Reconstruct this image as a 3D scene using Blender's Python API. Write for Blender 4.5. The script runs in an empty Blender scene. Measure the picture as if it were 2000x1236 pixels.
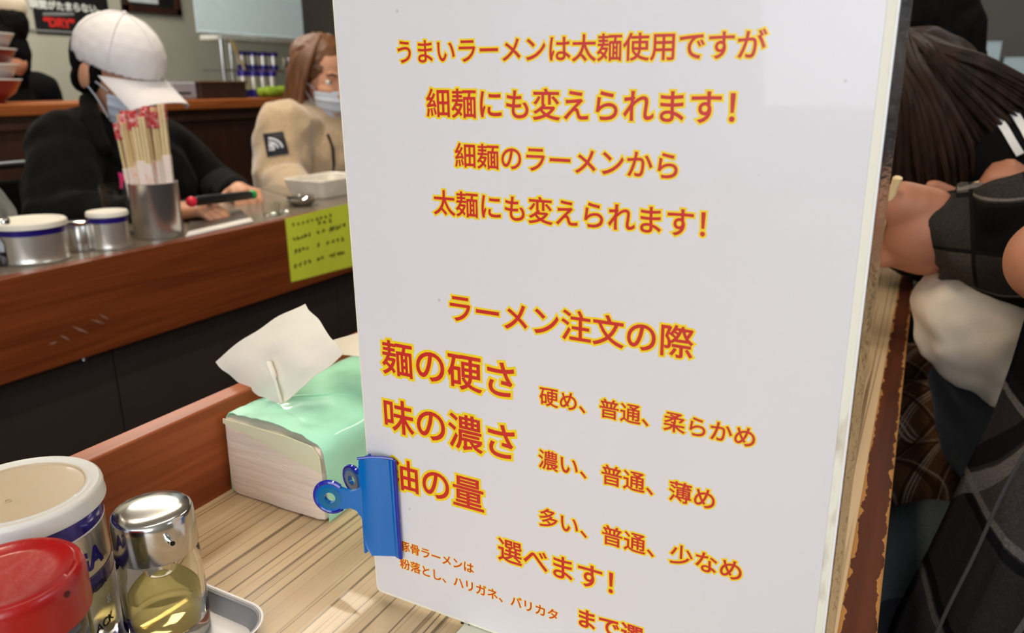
import bpy, bmesh, math, random
from mathutils import Vector, Matrix, Euler, noise
random.seed(7)
R = math.radians
C = bpy.context.scene.collection
S = bpy.context.scene

# ------------------------------------------------------------------ camera
FPX, PITCH, YAW = 1500.0, R(16.98), R(27.745)
cam_d = bpy.data.cameras.new('camera')
cam = bpy.data.objects.new('camera', cam_d); C.objects.link(cam)
cam.location = (0, 0, 0)
cam.rotation_euler = (R(90) - PITCH, 0, YAW)
cam_d.sensor_width = 36.0
cam_d.lens = 36.0 * FPX / 2000.0
cam_d.clip_start = 0.01
cam_d.dof.use_dof = True
cam_d.dof.focus_distance = 0.37
cam_d.dof.aperture_fstop = 13.0
S.camera = cam

# ------------------------------------------------------------------ light
w = bpy.data.worlds.new('world'); S.world = w; w.use_nodes = True
w.node_tree.nodes['Background'].inputs[0].default_value = (0.75, 0.83, 1.0, 1)
w.node_tree.nodes['Background'].inputs[1].default_value = 0.6
S.view_settings.view_transform = 'Standard'
S.view_settings.look = 'None'
S.view_settings.exposure = 0.6
S.view_settings.gamma = 1.0
S.view_settings.use_curve_mapping = False

def area(name, loc, target, size, size_y, power, col):
    d = bpy.data.lights.new(name, 'AREA'); d.shape = 'RECTANGLE'
    d.size = size; d.size_y = size_y; d.energy = power; d.color = col
    o = bpy.data.objects.new(name, d); C.objects.link(o)
    o.location = loc
    o.rotation_euler = (Vector(target) - Vector(loc)).to_track_quat('-Z', 'Y').to_euler()
    return o
# daylight through the shop window behind the camera, and the tubes on the ceiling
area('window_daylight', (0.5, -1.75, 0.55), (-0.3, 0.8, -0.2), 2.2, 1.3, 27, (0.90, 0.94, 1.0))
area('window_daylight_side', (1.55, 0.9, 0.75), (-0.2, 0.9, -0.3), 1.0, 0.7, 6, (0.80, 0.90, 1.0))
area('ceiling_tube_light_near', (-0.35, 0.45, 1.22), (-0.35, 0.45, -1), 0.12, 1.0, 7, (1.0, 0.86, 0.68))
area('ceiling_tube_light_far', (-1.55, 1.2, 1.22), (-1.55, 1.2, -1), 0.12, 1.2, 10, (1.0, 0.86, 0.68))
area('ceiling_tube_light_kitchen', (-2.85, 1.9, 1.22), (-3.1, 1.9, -1), 0.3, 1.6, 26, (1.0, 0.95, 0.84))
area('ceiling_tube_light_right', (0.3, 2.3, 1.22), (0.3, 2.3, -1), 0.12, 1.2, 6.0, (1.0, 0.9, 0.78))

# ------------------------------------------------------------------ pixel ray -> point at a real depth
def ray(x, y):
    dx, dy = x - 1000.0, y - 618.0
    F = FPX * math.cos(PITCH) - dy * math.sin(PITCH)
    U = -FPX * math.sin(PITCH) - dy * math.cos(PITCH)
    return Vector((dx * math.cos(YAW) - F * math.sin(YAW), dx * math.sin(YAW) + F * math.cos(YAW), U))
def aX(x, y, v): r = ray(x, y); return r * (v / r.x)
def aY(x, y, v): r = ray(x, y); return r * (v / r.y)
def aZ(x, y, v): r = ray(x, y); return r * (v / r.z)
CR = Vector((math.cos(YAW), math.sin(YAW), 0))       # to the right, seen from the counter seat
CF = Vector((-math.sin(YAW), math.cos(YAW), 0))      # away from the seat
UP = Vector((0, 0, 1))

# ------------------------------------------------------------------ materials
def lin(c):
    return tuple(((v / 255) / 12.92 if v / 255 <= 0.04045 else ((v / 255 + 0.055) / 1.055) ** 2.4) for v in c) + (1,)
MATS = {}
def mat(name, col, rough=0.5, metal=0.0, var=0.12, scale=30.0, bump=0.0, bscale=None, trans=0.0, ior=1.45,
        sheen=0.0, coat=0.0, stretch=(1, 1, 1), sub=0.0, col2=None, aniso=None, alpha=None):
    """plain procedural material: colour broken up by noise, optional fine relief"""
    if name in MATS: return MATS[name]
    m = bpy.data.materials.new(name); m.use_nodes = True; nt = m.node_tree; N = nt.nodes; L = nt.links
    b = N['Principled BSDF']
    b.inputs['Roughness'].default_value = rough; b.inputs['Metallic'].default_value = metal
    b.inputs['Transmission Weight'].default_value = trans; b.inputs['IOR'].default_value = ior
    b.inputs['Sheen Weight'].default_value = sheen; b.inputs['Coat Weight'].default_value = coat
    if sub: b.inputs['Subsurface Weight'].default_value = sub; b.inputs['Subsurface Radius'].default_value = (0.01, 0.005, 0.003)
    if alpha is not None: b.inputs['Alpha'].default_value = alpha
    tc = N.new('ShaderNodeTexCoord'); mp = N.new('ShaderNodeMapping'); mp.inputs['Scale'].default_value = stretch
    L.new(tc.outputs['Object'], mp.inputs[0])
    nz = N.new('ShaderNodeTexNoise'); nz.inputs['Scale'].default_value = scale; nz.inputs['Detail'].default_value = 5
    L.new(mp.outputs[0], nz.inputs[0])
    rp = N.new('ShaderNodeValToRGB')
    c = lin(col); c2 = lin(col2) if col2 else tuple(min(1, v * (1 + var)) for v in c[:3]) + (1,)
    c1 = c if col2 else tuple(v * (1 - var) for v in c[:3]) + (1,)
    rp.color_ramp.elements[0].position = 0.3; rp.color_ramp.elements[1].position = 0.7
    rp.color_ramp.elements[0].color = c1; rp.color_ramp.elements[1].color = c2
    L.new(nz.outputs[0], rp.inputs[0]); L.new(rp.outputs[0], b.inputs['Base Color'])
    if bump:
        n2 = N.new('ShaderNodeTexNoise'); n2.inputs['Scale'].default_value = bscale or scale * 4; n2.inputs['Detail'].default_value = 6
        L.new(mp.outputs[0], n2.inputs[0])
        bp = N.new('ShaderNodeBump'); bp.inputs['Strength'].default_value = bump; bp.inputs['Distance'].default_value = 0.002
        L.new(n2.outputs[0], bp.inputs['Height']); L.new(bp.outputs[0], b.inputs['Normal'])
    MATS[name] = m
    return m

def wood(name, dark, light, rough=0.35, grain=(60, 2.2, 60), coat=0.2, worn=None):
    m = bpy.data.materials.new(name); m.use_nodes = True; nt = m.node_tree; N = nt.nodes; L = nt.links
    b = N['Principled BSDF']; b.inputs['Roughness'].default_value = rough; b.inputs['Coat Weight'].default_value = coat
    b.inputs['Coat Roughness'].default_value = 0.25
    tc = N.new('ShaderNodeTexCoord'); mp = N.new('ShaderNodeMapping'); mp.inputs['Scale'].default_value = grain
    L.new(tc.outputs['Object'], mp.inputs[0])
    n1 = N.new('ShaderNodeTexNoise'); n1.inputs['Scale'].default_value = 1.6; n1.inputs['Detail'].default_value = 7; n1.inputs['Distortion'].default_value = 0.6
    L.new(mp.outputs[0], n1.inputs[0])
    rp = N.new('ShaderNodeValToRGB'); rp.color_ramp.elements[0].position = 0.32; rp.color_ramp.elements[1].position = 0.68
    rp.color_ramp.elements[0].color = lin(dark); rp.color_ramp.elements[1].color = lin(light)
    L.new(n1.outputs[0], rp.inputs[0])
    out = rp.outputs[0]
    if worn:
        # varnish worn off along both edges (stays with the board): object X in -1..1 across
        col, half = worn
        sx = N.new('ShaderNodeSeparateXYZ'); L.new(tc.outputs['Object'], sx.inputs[0])
        nz = N.new('ShaderNodeTexNoise'); nz.inputs['Scale'].default_value = 70; nz.inputs['Detail'].default_value = 5
        L.new(tc.outputs['Object'], nz.inputs[0])
        ab = N.new('ShaderNodeMath'); ab.operation = 'ABSOLUTE'; L.new(sx.outputs[0], ab.inputs[0])
        mu = N.new('ShaderNodeMath'); mu.operation = 'MULTIPLY_ADD'; L.new(nz.outputs[0], mu.inputs[0]); mu.inputs[1].default_value = 0.010; L.new(ab.outputs[0], mu.inputs[2])
        gt = N.new('ShaderNodeMath'); gt.operation = 'GREATER_THAN'; L.new(mu.outputs[0], gt.inputs[0]); gt.inputs[1].default_value = half + 0.0045
        mx = N.new('ShaderNodeMix'); mx.data_type = 'RGBA'; L.new(gt.outputs[0], mx.inputs[0]); L.new(out, mx.inputs[6]); mx.inputs[7].default_value = lin(col)
        out = mx.outputs[2]
    L.new(out, b.inputs['Base Color'])
    bp = N.new('ShaderNodeBump'); bp.inputs['Strength'].default_value = 0.15; bp.inputs['Distance'].default_value = 0.001
    L.new(n1.outputs[0], bp.inputs['Height']); L.new(bp.outputs[0], b.inputs['Normal'])
    return m

def laminate(name):
    """straw coloured laminate with irregular dark grain lines that run along the counter (Y)"""
    m = bpy.data.materials.new(name); m.use_nodes = True; nt = m.node_tree; N = nt.nodes; L = nt.links
    b = N['Principled BSDF']; b.inputs['Roughness'].default_value = 0.38; b.inputs['Coat Weight'].default_value = 0.15
    tc = N.new('ShaderNodeTexCoord')
    def lines(sc, thr, soft, seed):
        mp = N.new('ShaderNodeMapping'); mp.inputs['Scale'].default_value = sc; mp.inputs['Location'].default_value = (seed, seed, 0)
        L.new(tc.outputs['Object'], mp.inputs[0])
        n = N.new('ShaderNodeTexNoise'); n.inputs['Scale'].default_value = 1; n.inputs['Detail'].default_value = 1.5; n.inputs['Roughness'].default_value = 0.5
        L.new(mp.outputs[0], n.inputs[0])
        s = N.new('ShaderNodeMath'); s.operation = 'SUBTRACT'; L.new(n.outputs[0], s.inputs[0]); s.inputs[1].default_value = 0.5
        a = N.new('ShaderNodeMath'); a.operation = 'ABSOLUTE'; L.new(s.outputs[0], a.inputs[0])
        r = N.new('ShaderNodeMapRange'); r.interpolation_type = 'SMOOTHSTEP'
        L.new(a.outputs[0], r.inputs[0]); r.inputs[1].default_value = thr; r.inputs[2].default_value = thr + soft; r.inputs[3].default_value = 1; r.inputs[4].default_value = 0
        return r.outputs[0]
    l1 = lines((100, 0.7, 1), 0.007, 0.012, 3.1)
    l2 = lines((170, 1.2, 1), 0.005, 0.012, 8.7)
    mp = N.new('ShaderNodeMapping'); mp.inputs['Scale'].default_value = (45, 2.5, 1); L.new(tc.outputs['Object'], mp.inputs[0])
    n = N.new('ShaderNodeTexNoise'); n.inputs['Scale'].default_value = 1; n.inputs['Detail'].default_value = 6; L.new(mp.outputs[0], n.inputs[0])
    rp = N.new('ShaderNodeValToRGB'); rp.color_ramp.elements[0].position = 0.3; rp.color_ramp.elements[1].position = 0.7
    rp.color_ramp.elements[0].color = lin((182, 156, 120)); rp.color_ramp.elements[1].color = lin((206, 180, 142))
    L.new(n.outputs[0], rp.inputs[0])
    x1 = N.new('ShaderNodeMix'); x1.data_type = 'RGBA'
    k1 = N.new('ShaderNodeMath'); k1.operation = 'MULTIPLY'; k1.inputs[1].default_value = 0.45; L.new(l2, k1.inputs[0])
    L.new(k1.outputs[0], x1.inputs[0]); L.new(rp.outputs[0], x1.inputs[6]); x1.inputs[7].default_value = lin((120, 96, 66))
    x2 = N.new('ShaderNodeMix'); x2.data_type = 'RGBA'
    k2 = N.new('ShaderNodeMath'); k2.operation = 'MULTIPLY'; k2.inputs[1].default_value = 0.85; L.new(l1, k2.inputs[0])
    L.new(k2.outputs[0], x2.inputs[0]); L.new(x1.outputs[2], x2.inputs[6]); x2.inputs[7].default_value = lin((92, 70, 46))
    L.new(x2.outputs[2], b.inputs['Base Color'])
    return m

def plaid(name, base, lines_, period, rot=(0, 0, 0), block=None, rough=0.95, axes=(0, 2)):
    """woven check: lines_ = [(offset, width, colour, strength)] in both directions, optional darker block"""
    m = bpy.data.materials.new(name); m.use_nodes = True; nt = m.node_tree; N = nt.nodes; L = nt.links
    b = N['Principled BSDF']; b.inputs['Roughness'].default_value = rough; b.inputs['Sheen Weight'].default_value = 0.0
    b.inputs['Specular IOR Level'].default_value = 0.04
    tc = N.new('ShaderNodeTexCoord'); mp = N.new('ShaderNodeMapping'); mp.inputs['Rotation'].default_value = rot
    L.new(tc.outputs['Object'], mp.inputs[0])
    nz = N.new('ShaderNodeTexNoise'); nz.inputs['Scale'].default_value = 14; L.new(mp.outputs[0], nz.inputs[0])
    va = N.new('ShaderNodeVectorMath'); va.operation = 'MULTIPLY_ADD'; L.new(nz.outputs['Color'], va.inputs[0]); va.inputs[1].default_value = (0.006,) * 3; L.new(mp.outputs[0], va.inputs[2])
    sx = N.new('ShaderNodeSeparateXYZ'); L.new(va.outputs[0], sx.inputs[0])
    n2 = N.new('ShaderNodeTexNoise'); n2.inputs['Scale'].default_value = 500; n2.inputs['Detail'].default_value = 3; L.new(mp.outputs[0], n2.inputs[0])
    col = None
    def M2(op, a, bb):
        x = N.new('ShaderNodeMath'); x.operation = op
        for i, v in enumerate((a, bb)):
            if v is None: continue
            if isinstance(v, (int, float)): x.inputs[i].default_value = v
            else: L.new(v, x.inputs[i])
        return x.outputs[0]
    fr = []
    for ax in axes:
        d = M2('DIVIDE', sx.outputs[ax], period); fr.append(M2('FRACT', d, None))
    rgb = N.new('ShaderNodeRGB'); rgb.outputs[0].default_value = lin(base); cur = rgb.outputs[0]
    def mixin(fac, colr):
        nonlocal cur
        x = N.new('ShaderNodeMix'); x.data_type = 'RGBA'; L.new(fac, x.inputs[0]); L.new(cur, x.inputs[6]); x.inputs[7].default_value = lin(colr); cur = x.outputs[2]
    if block:
        f0 = M2('LESS_THAN', fr[0], 0.5); f1 = M2('LESS_THAN', fr[1], 0.5)
        su = M2('MULTIPLY', M2('ADD', f0, f1), 0.5); mixin(su, block)
    for off, wd, cl, st in lines_:
        for f in fr:
            dd = M2('ABSOLUTE', M2('SUBTRACT', f, off), None)
            mixin(M2('MULTIPLY', M2('LESS_THAN', dd, wd), st), cl)
    fx = N.new('ShaderNodeMix'); fx.data_type = 'RGBA'; fx.blend_type = 'MULTIPLY'; fx.inputs[0].default_value = 0.7
    L.new(cur, fx.inputs[6]); 
    r2 = N.new('ShaderNodeMapRange'); L.new(n2.outputs[0], r2.inputs[0]); r2.inputs[1].default_value = 0.3; r2.inputs[2].default_value = 0.7; r2.inputs[3].default_value = 0.6; r2.inputs[4].default_value = 1.3
    L.new(r2.outputs[0], fx.inputs[7]); L.new(fx.outputs[2], b.inputs['Base Color'])
    return m

# ------------------------------------------------------------------ mesh helpers
def link(name, me, m=None, parent=None, smooth=True, extra=()):
    o = bpy.data.objects.new(name, me); C.objects.link(o)
    if m: me.materials.append(m)
    for e in extra: me.materials.append(e)
    if smooth:
        for p in me.polygons: p.use_smooth = True
    if parent:
        o.parent = parent; o.matrix_parent_inverse = parent.matrix_world.inverted()
    return o
def bm_obj(name, bm, m=None, parent=None, smooth=True, bevel=0.0, extra=()):
    me = bpy.data.meshes.new(name)
    bmesh.ops.recalc_face_normals(bm, faces=bm.faces[:])
    bm.to_mesh(me); bm.free()
    o = link(name, me, m, parent, smooth, extra)
    if bevel:
        b = o.modifiers.new('bevel', 'BEVEL'); b.width = bevel; b.segments = 2; b.limit_method = 'ANGLE'; b.angle_limit = R(35)
        b.harden_normals = False
    if smooth:
        try: me.set_sharp_from_angle(angle=R(38))
        except Exception: pass
    return o
def solid(bm, t):
    bmesh.ops.recalc_face_normals(bm, faces=bm.faces[:]); bm.normal_update()
    bmesh.ops.solidify(bm, geom=bm.faces[:], thickness=t)
def tag(o, label=None, cat=None, group=None, kind=None):
    if label: o['label'] = label
    if cat: o['category'] = cat
    if group: o['group'] = group
    if kind: o['kind'] = kind
    return o
def thing(name, loc, label, cat, group=None, rz=0.0):
    o = bpy.data.objects.new(name, None); C.objects.link(o); o.empty_display_size = 0.02
    o.location = loc; o.rotation_euler = (0, 0, rz)
    o.matrix_world = Matrix.LocRotScale(Vector(loc), Euler((0, 0, rz)), None)
    return tag(o, label, cat, group)
def box_bm(lo, hi, bm=None, M=None):
    bm = bm or bmesh.new()
    lo, hi = Vector(lo), Vector(hi)
    r = bmesh.ops.create_cube(bm, size=1)
    for v in r['verts']:
        v.co = Vector(((v.co.x + .5) * (hi.x - lo.x) + lo.x, (v.co.y + .5) * (hi.y - lo.y) + lo.y, (v.co.z + .5) * (hi.z - lo.z) + lo.z))
        if M: v.co = M @ v.co
    return bm
def lathe_bm(prof, seg=48, bm=None, M=None, close=False):
    """prof = [(r, z)...]"""
    bm = bm or bmesh.new(); M = M or Matrix()
    rings = []
    for r, z in prof:
        if r < 1e-6: rings.append([bm.verts.new(M @ Vector((0, 0, z)))])
        else: rings.append([bm.verts.new(M @ Vector((r * math.cos(2 * math.pi * i / seg), r * math.sin(2 * math.pi * i / seg), z))) for i in range(seg)])
    for a, b in zip(rings[:-1], rings[1:]):
        if len(a) == 1 and len(b) == 1: continue
        for i in range(seg):
            j = (i + 1) % seg
            if len(a) == 1: bm.faces.new((a[0], b[i], b[j]))
            elif len(b) == 1: bm.faces.new((a[i], a[j], b[0]))
            else: bm.faces.new((a[i], a[j], b[j], b[i]))
    return bm
def tube_bm(pts, rad, seg=10, bm=None, flat=None, cap=True):
    """tapered tube through pts; rad = number or list; flat = (vector, ratio) squashes the section"""
    bm = bm or bmesh.new(); pts = [Vector(p) for p in pts]; n = len(pts)
    rs = rad if isinstance(rad, (list, tuple)) else [rad] * n
    rings = []; prev = None
    for i, p in enumerate(pts):
        t = (pts[min(i + 1, n - 1)] - pts[max(i - 1, 0)]).normalized()
        if prev is None:
            a = Vector((0, 0, 1)) if abs(t.z) < 0.9 else Vector((1, 0, 0))
            u = t.cross(a).normalized()
        else: u = (prev - t * prev.dot(t)).normalized()
        prev = u; v = t.cross(u)
        ring = []
        for k in range(seg):
            an = 2 * math.pi * k / seg
            d = u * math.cos(an) + v * math.sin(an)
            if flat: d = d - flat[0] * d.dot(flat[0]) * (1 - flat[1])
            ring.append(bm.verts.new(p + d * rs[i]))
        rings.append(ring)
    for a, b in zip(rings[:-1], rings[1:]):
        for k in range(seg): bm.faces.new((a[k], a[(k + 1) % seg], b[(k + 1) % seg], b[k]))
    if cap: bm.faces.new(rings[0][::-1]); bm.faces.new(rings[-1])
    return bm
def prism_bm(poly, ax_u, ax_v, org, depth_vec, bm=None):
    bm = bm or bmesh.new(); org = Vector(org); u = Vector(ax_u); v = Vector(ax_v); d = Vector(depth_vec)
    a = [bm.verts.new(org + u * x + v * y) for x, y in poly]; b = [bm.verts.new(p.co + d) for p in a]
    n = len(poly)
    bm.faces.new(a[::-1]); bm.faces.new(b)
    for i in range(n): bm.faces.new((a[i], a[(i + 1) % n], b[(i + 1) % n], b[i]))
    return bm
def spline(pts, n=16):
    """Catmull-Rom through points"""
    P = [Vector(p) for p in pts]; P = [P[0] * 2 - P[1]] + P + [P[-1] * 2 - P[-2]]; out = []
    for i in range(1, len(P) - 2):
        for k in range(n):
            t = k / n
            out.append(0.5 * ((2 * P[i]) + (P[i + 1] - P[i - 1]) * t + (2 * P[i - 1] - 5 * P[i] + 4 * P[i + 1] - P[i + 2]) * t * t + (3 * P[i] - P[i - 1] - 3 * P[i + 1] + P[i + 2]) * t ** 3))
    out.append(P[-2]); return out

_UNIT = None
def unit_sphere():
    global _UNIT
    if _UNIT is None:
        b = bmesh.new(); bmesh.ops.create_icosphere(b, subdivisions=3, radius=1); _UNIT = [v.co.copy() for v in b.verts]; b.free()
    return _UNIT
def hull(bm, pts):
    vs = [bm.verts.new(p) for p in pts]
    r = bmesh.ops.convex_hull(bm, input=vs)
    bad = [g for g in r['geom_interior'] + r['geom_unused'] if isinstance(g, bmesh.types.BMVert)]
    if bad: bmesh.ops.delete(bm, geom=list(set(bad)), context='VERTS')
def blob(name, prims, voxel, m, parent, smooth=6, fold=0.0, fscale=25.0, extra=(), paint=None, decimate=None):
    """one continuous surface grown from tapered limbs and ellipsoids (world space)"""
    bm = bmesh.new(); U = unit_sphere()
    for p in prims:
        if p[0] == 'c':
            _, a, ra, b, rb = p; a = Vector(a); b = Vector(b)
            hull(bm, [a + u * ra for u in U] + [b + u * rb for u in U])
        else:
            _, c, rad, rot = p; c = Vector(c); rot = rot if rot is not None else Matrix.Identity(3)
            hull(bm, [c + rot @ Vector((u.x * rad[0], u.y * rad[1], u.z * rad[2])) for u in U])
    bmesh.ops.recalc_face_normals(bm, faces=bm.faces[:])
    me = bpy.data.meshes.new(name); bm.to_mesh(me); bm.free()
    o = bpy.data.objects.new(name, me); C.objects.link(o)
    rm = o.modifiers.new('r', 'REMESH'); rm.mode = 'VOXEL'; rm.voxel_size = voxel
    sm = o.modifiers.new('s', 'SMOOTH'); sm.iterations = smooth; sm.factor = 0.5
    dg = bpy.context.evaluated_depsgraph_get()
    me2 = bpy.data.meshes.new_from_object(o.evaluated_get(dg)); me2.name = name
    bpy.data.objects.remove(o); bpy.data.meshes.remove(me)
    if fold:
        ns = [v.normal.copy() for v in me2.vertices]
        for v, nn in zip(me2.vertices, ns):
            q = v.co * fscale
            f = noise.noise(Vector((q.x, q.y, q.z * 0.6))) + 0.5 * noise.noise(q * 2.1)
            r = 1 - abs(noise.noise(q * 0.8 + Vector((9, 3, 1)))) * 2.6
            v.co += nn * fold * (0.7 * f + 0.6 * max(r, -0.3))
    o = link(name, me2, m, parent, True, extra)
    if paint:
        for poly in me2.polygons: poly.material_index = paint(poly.center)
    return o
def basis(f, up=(0, 0, 1)):
    """columns: forward, left, up"""
    f = Vector(f).normalized(); u = Vector(up); l = u.cross(f).normalized(); u = f.cross(l)
    return Matrix((f, l, u)).transposed()

def text_bm_mesh(body, bevel, res=5):
    cu = bpy.data.curves.new('t', 'FONT'); cu.body = body; cu.size = 1.0; cu.resolution_u = res
    cu.bevel_depth = bevel; cu.bevel_resolution = 1
    o = bpy.data.objects.new('t', cu); C.objects.link(o)
    dg = bpy.context.evaluated_depsgraph_get()
    me = bpy.data.meshes.new_from_object(o.evaluated_get(dg))
    vs = [v.co.copy() for v in me.vertices]; fs = [tuple(p.vertices) for p in me.polygons]
    bpy.data.objects.remove(o); bpy.data.curves.remove(cu); bpy.data.meshes.remove(me)
    return vs, fs
def two_tone_text(name, body, place, mats, parent, red=0.018, yel=0.07, rise=(0.00004, 0.0001)):
    """place(x, y, h): from the em square (bbox of the inner letters normalised by caller) to the world"""
    parts = []
    if yel: parts.append((yel, rise[0], 1))
    parts.append((red, rise[1], 0))
    V, Fc, mi = [], [], []
    vr, fr = text_bm_mesh(body, red)
    bb = (min(v.x for v in vr), max(v.x for v in vr), min(v.y for v in vr), max(v.y for v in vr))
    for bev, h, idx in parts:
        vs, fs = (vr, fr) if idx == 0 else text_bm_mesh(body, bev)
        zm = max(abs(v.z) for v in vs) or 1
        off = len(V)
        V += [place(v.x, v.y, h * (0.55 + 0.45 * v.z / zm), bb) for v in vs]
        Fc += [tuple(i + off for i in f) for f in fs]; mi += [idx] * len(fs)
    me = bpy.data.meshes.new(name); me.from_pydata(V, [], Fc)
    o = link(name, me, mats[0], parent, False, mats[1:])
    for p, i in zip(me.polygons, mi): p.material_index = i
    return o

# ------------------------------------------------------------------ materials list
redwood = wood('red_brown_wood', (138, 66, 32), (176, 94, 50))
apronwood = wood('apron_wood', (104, 48, 20), (134, 66, 30), rough=0.38)
railwood = wood('worn_rail_wood', (58, 25, 11), (86, 40, 18), worn=((160, 112, 58), 0.0078), rough=0.6, coat=0.03)
darkwood = wood('dark_brown_wood', (40, 22, 14), (66, 34, 20), rough=0.45, grain=(20, 20, 2))
ledgewood = wood('ledge_wood', (130, 68, 32), (164, 94, 48))
blackpanel = mat('dark_kick_panel', (54, 44, 38), 0.6, var=0.1, scale=8)
straw = laminate('straw_laminate')
plaster = mat('grey_plaster', (176, 174, 158), 0.9, var=0.05, scale=6, bump=0.1)
darkgrey = mat('grey_wall_steel', (88, 84, 78), 0.55, var=0.08, scale=3)
floorm = mat('dark_floor', (52, 46, 42), 0.7, var=0.2, scale=12)
ceilm = mat('ceiling_white', (225, 222, 212), 0.9, var=0.03, scale=6)
steel = mat('brushed_steel', (204, 202, 198), 0.26, 0.9, var=0.05, scale=60, stretch=(1, 1, 12))
chrome = mat('polished_chrome', (214, 212, 208), 0.08, 1.0, var=0.02, scale=10)
tinmetal = mat('tin_metal', (214, 208, 196), 0.26, 0.75, var=0.05, scale=40)
cobalt = mat('cobalt_enamel', (44, 30, 128), 0.25, 0.35, var=0.1, scale=20, coat=0.4)
skin = mat('skin', (206, 150, 118), 0.55, var=0.07, scale=30, sub=0.12, bump=0.12, bscale=350)
skin2 = mat('skin_warm', (172, 114, 86), 0.55, var=0.09, scale=24, sub=0.12, bump=0.15, bscale=300)
blackcloth = mat('black_cloth', (17, 17, 16), 0.95, var=0.2, scale=30, sheen=0.03, bump=0.3, bscale=120)
navy = mat('navy_cloth', (20, 27, 40), 0.9, var=0.15, scale=30, sheen=0.2)
whitecap = mat('white_cotton', (226, 222, 222), 0.85, var=0.03, scale=40, sheen=0.2, bump=0.2, bscale=700)
creamcap = mat('cream_cotton', (206, 194, 172), 0.9, var=0.04, scale=40)
maskm = mat('mask_fabric', (205, 214, 226), 0.9, var=0.03, scale=40, sub=0.1)
eyew = mat('eye_white', (235, 232, 228), 0.2, var=0.01)
eyeb = mat('eye_dark', (30, 20, 16), 0.15, var=0.05)
lipm = mat('lip', (176, 92, 84), 0.5, var=0.05)
blackhair = mat('black_hair', (18, 15, 14), 0.7, var=0.3, scale=60, stretch=(1, 1, 0.2))

for m_ in (blackcloth, navy, blackhair, MATS['cream_cotton']):
    m_.node_tree.nodes['Principled BSDF'].inputs['Specular IOR Level'].default_value = .06
railwood.node_tree.nodes['Principled BSDF'].inputs['Specular IOR Level'].default_value = .2
for m_ in (redwood, apronwood, ledgewood):
    m_.node_tree.nodes['Principled BSDF'].inputs['Specular IOR Level'].default_value = .25
    m_.node_tree.nodes['Principled BSDF'].inputs['Coat Weight'].default_value = .06
# ================================================================== room shell
def struct(name, lo, hi, m, bevel=0.0, label=None):
    o = bm_obj(name, box_bm(lo, hi), m, None, False, bevel); o['kind'] = 'structure'
    return o
FLOOR = -0.98
struct('floor', (-3.6, -2.0, FLOOR - 0.05), (1.7, 3.9, FLOOR), floorm)
struct('ceiling', (-3.6, -2.0, 1.25), (1.7, 3.9, 1.3), ceilm)
struct('wall_left', (-3.6, -2.0, FLOOR), (-3.5, 3.9, 1.25), plaster)
struct('wall_far', (-3.5, 3.8, FLOOR), (1.7, 3.9, 1.25), darkgrey)
struct('wall_right', (1.6, -2.0, FLOOR), (1.7, 3.8, 1.25), plaster)
# wall behind the seat with the shop window
wb = box_bm((-3.5, -2.0, FLOOR), (1.6, -1.9, -0.35))
box_bm((-3.5, -2.0, 1.2), (1.6, -1.9, 1.25), wb); box_bm((-3.5, -2.0, -0.35), (-1.4, -1.9, 1.2), wb)
o = bm_obj('wall_back', wb, plaster, None, False); o['kind'] = 'structure'
wf = bmesh.new()
for x in (-1.4, 0.08, 1.56): box_bm((x, -1.98, -0.35), (x + 0.04, -1.92, 1.2), wf)
for z in (-0.35, 1.16): box_bm((-1.4, -1.98, z), (1.6, -1.92, z + 0.04), wf)
wn = bm_obj('window_1', wf, mat('window_frame_aluminium', (150, 150, 152), 0.35, 0.9, var=0.03), None, False, 0.003); wn['kind'] = 'structure'
bm_obj('pane', box_bm((-1.36, -1.955, -0.31), (1.56, -1.95, 1.16)), mat('window_glass', (250, 252, 255), 0.0, trans=1, var=0), wn, False)

# ================================================================== near counter
TZ = -0.26
ct = thing('dining_counter', (-0.18, 0.6, FLOOR), 'near counter with straw striped laminate top and worn brown edge rail', 'counter')
bm_obj('worktop', box_bm((-0.3784, -1.4, TZ - 0.03), (-0.0055, 2.6, TZ)), straw, ct, False)
rl = box_bm((-0.0089, -2.0, -0.016), (0.0089, 2.0, 0.0006))
o = bm_obj('edge_rail', rl, railwood, None, False, 0.0012); o.location = (0.0032, 0.6, TZ); o.parent = ct
o.matrix_parent_inverse = ct.matrix_world.inverted(); o['label'] = 'worn brown wooden edge rail with bare yellow edges'
bm_obj('front_panel', box_bm((-0.36, -1.4, FLOOR), (-0.30, 2.6, TZ - 0.03)), blackpanel, ct, False)
lw = thing('divider_board', (-0.385, 0.6, TZ), 'low red brown wooden upstand along the near counter behind the condiments', 'partition')
bm_obj('board', box_bm((-0.394, -1.4, TZ - 0.05), (-0.3785, 2.6, -0.1968)), redwood, lw, False, 0.0012)

# ================================================================== far counter
fc = thing('far_counter', (-1.31, 1.2, FLOOR), 'far counter with red brown wooden apron and black panelled front', 'counter')
bm_obj('worktop', box_bm((-1.50, -1.0, TZ - 0.025), (-1.122, 3.2, TZ - 0.0005)), mat('far_top_laminate', (120, 108, 92), 0.3, var=0.1, scale=20, coat=0.3), fc, False)
bm_obj('apron', box_bm((-1.122, -1.0, -0.407), (-1.100, 3.2, TZ)), apronwood, fc, False, 0.0015)
ys = [-1.0, 0.19, 0.745, 1.30, 1.86, 2.42, 3.2]
for a, b in zip(ys[:-1], ys[1:]):
    bm_obj('panel', box_bm((-1.152, a + 0.0012, FLOOR), (-1.130, b - 0.0012, -0.385)), blackpanel, fc, False, 0.001)
bm_obj('bracket', tube_bm([aX(164, 704, -1.126), aX(166, 690, -1.126)], 0.004), steel, fc)

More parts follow.
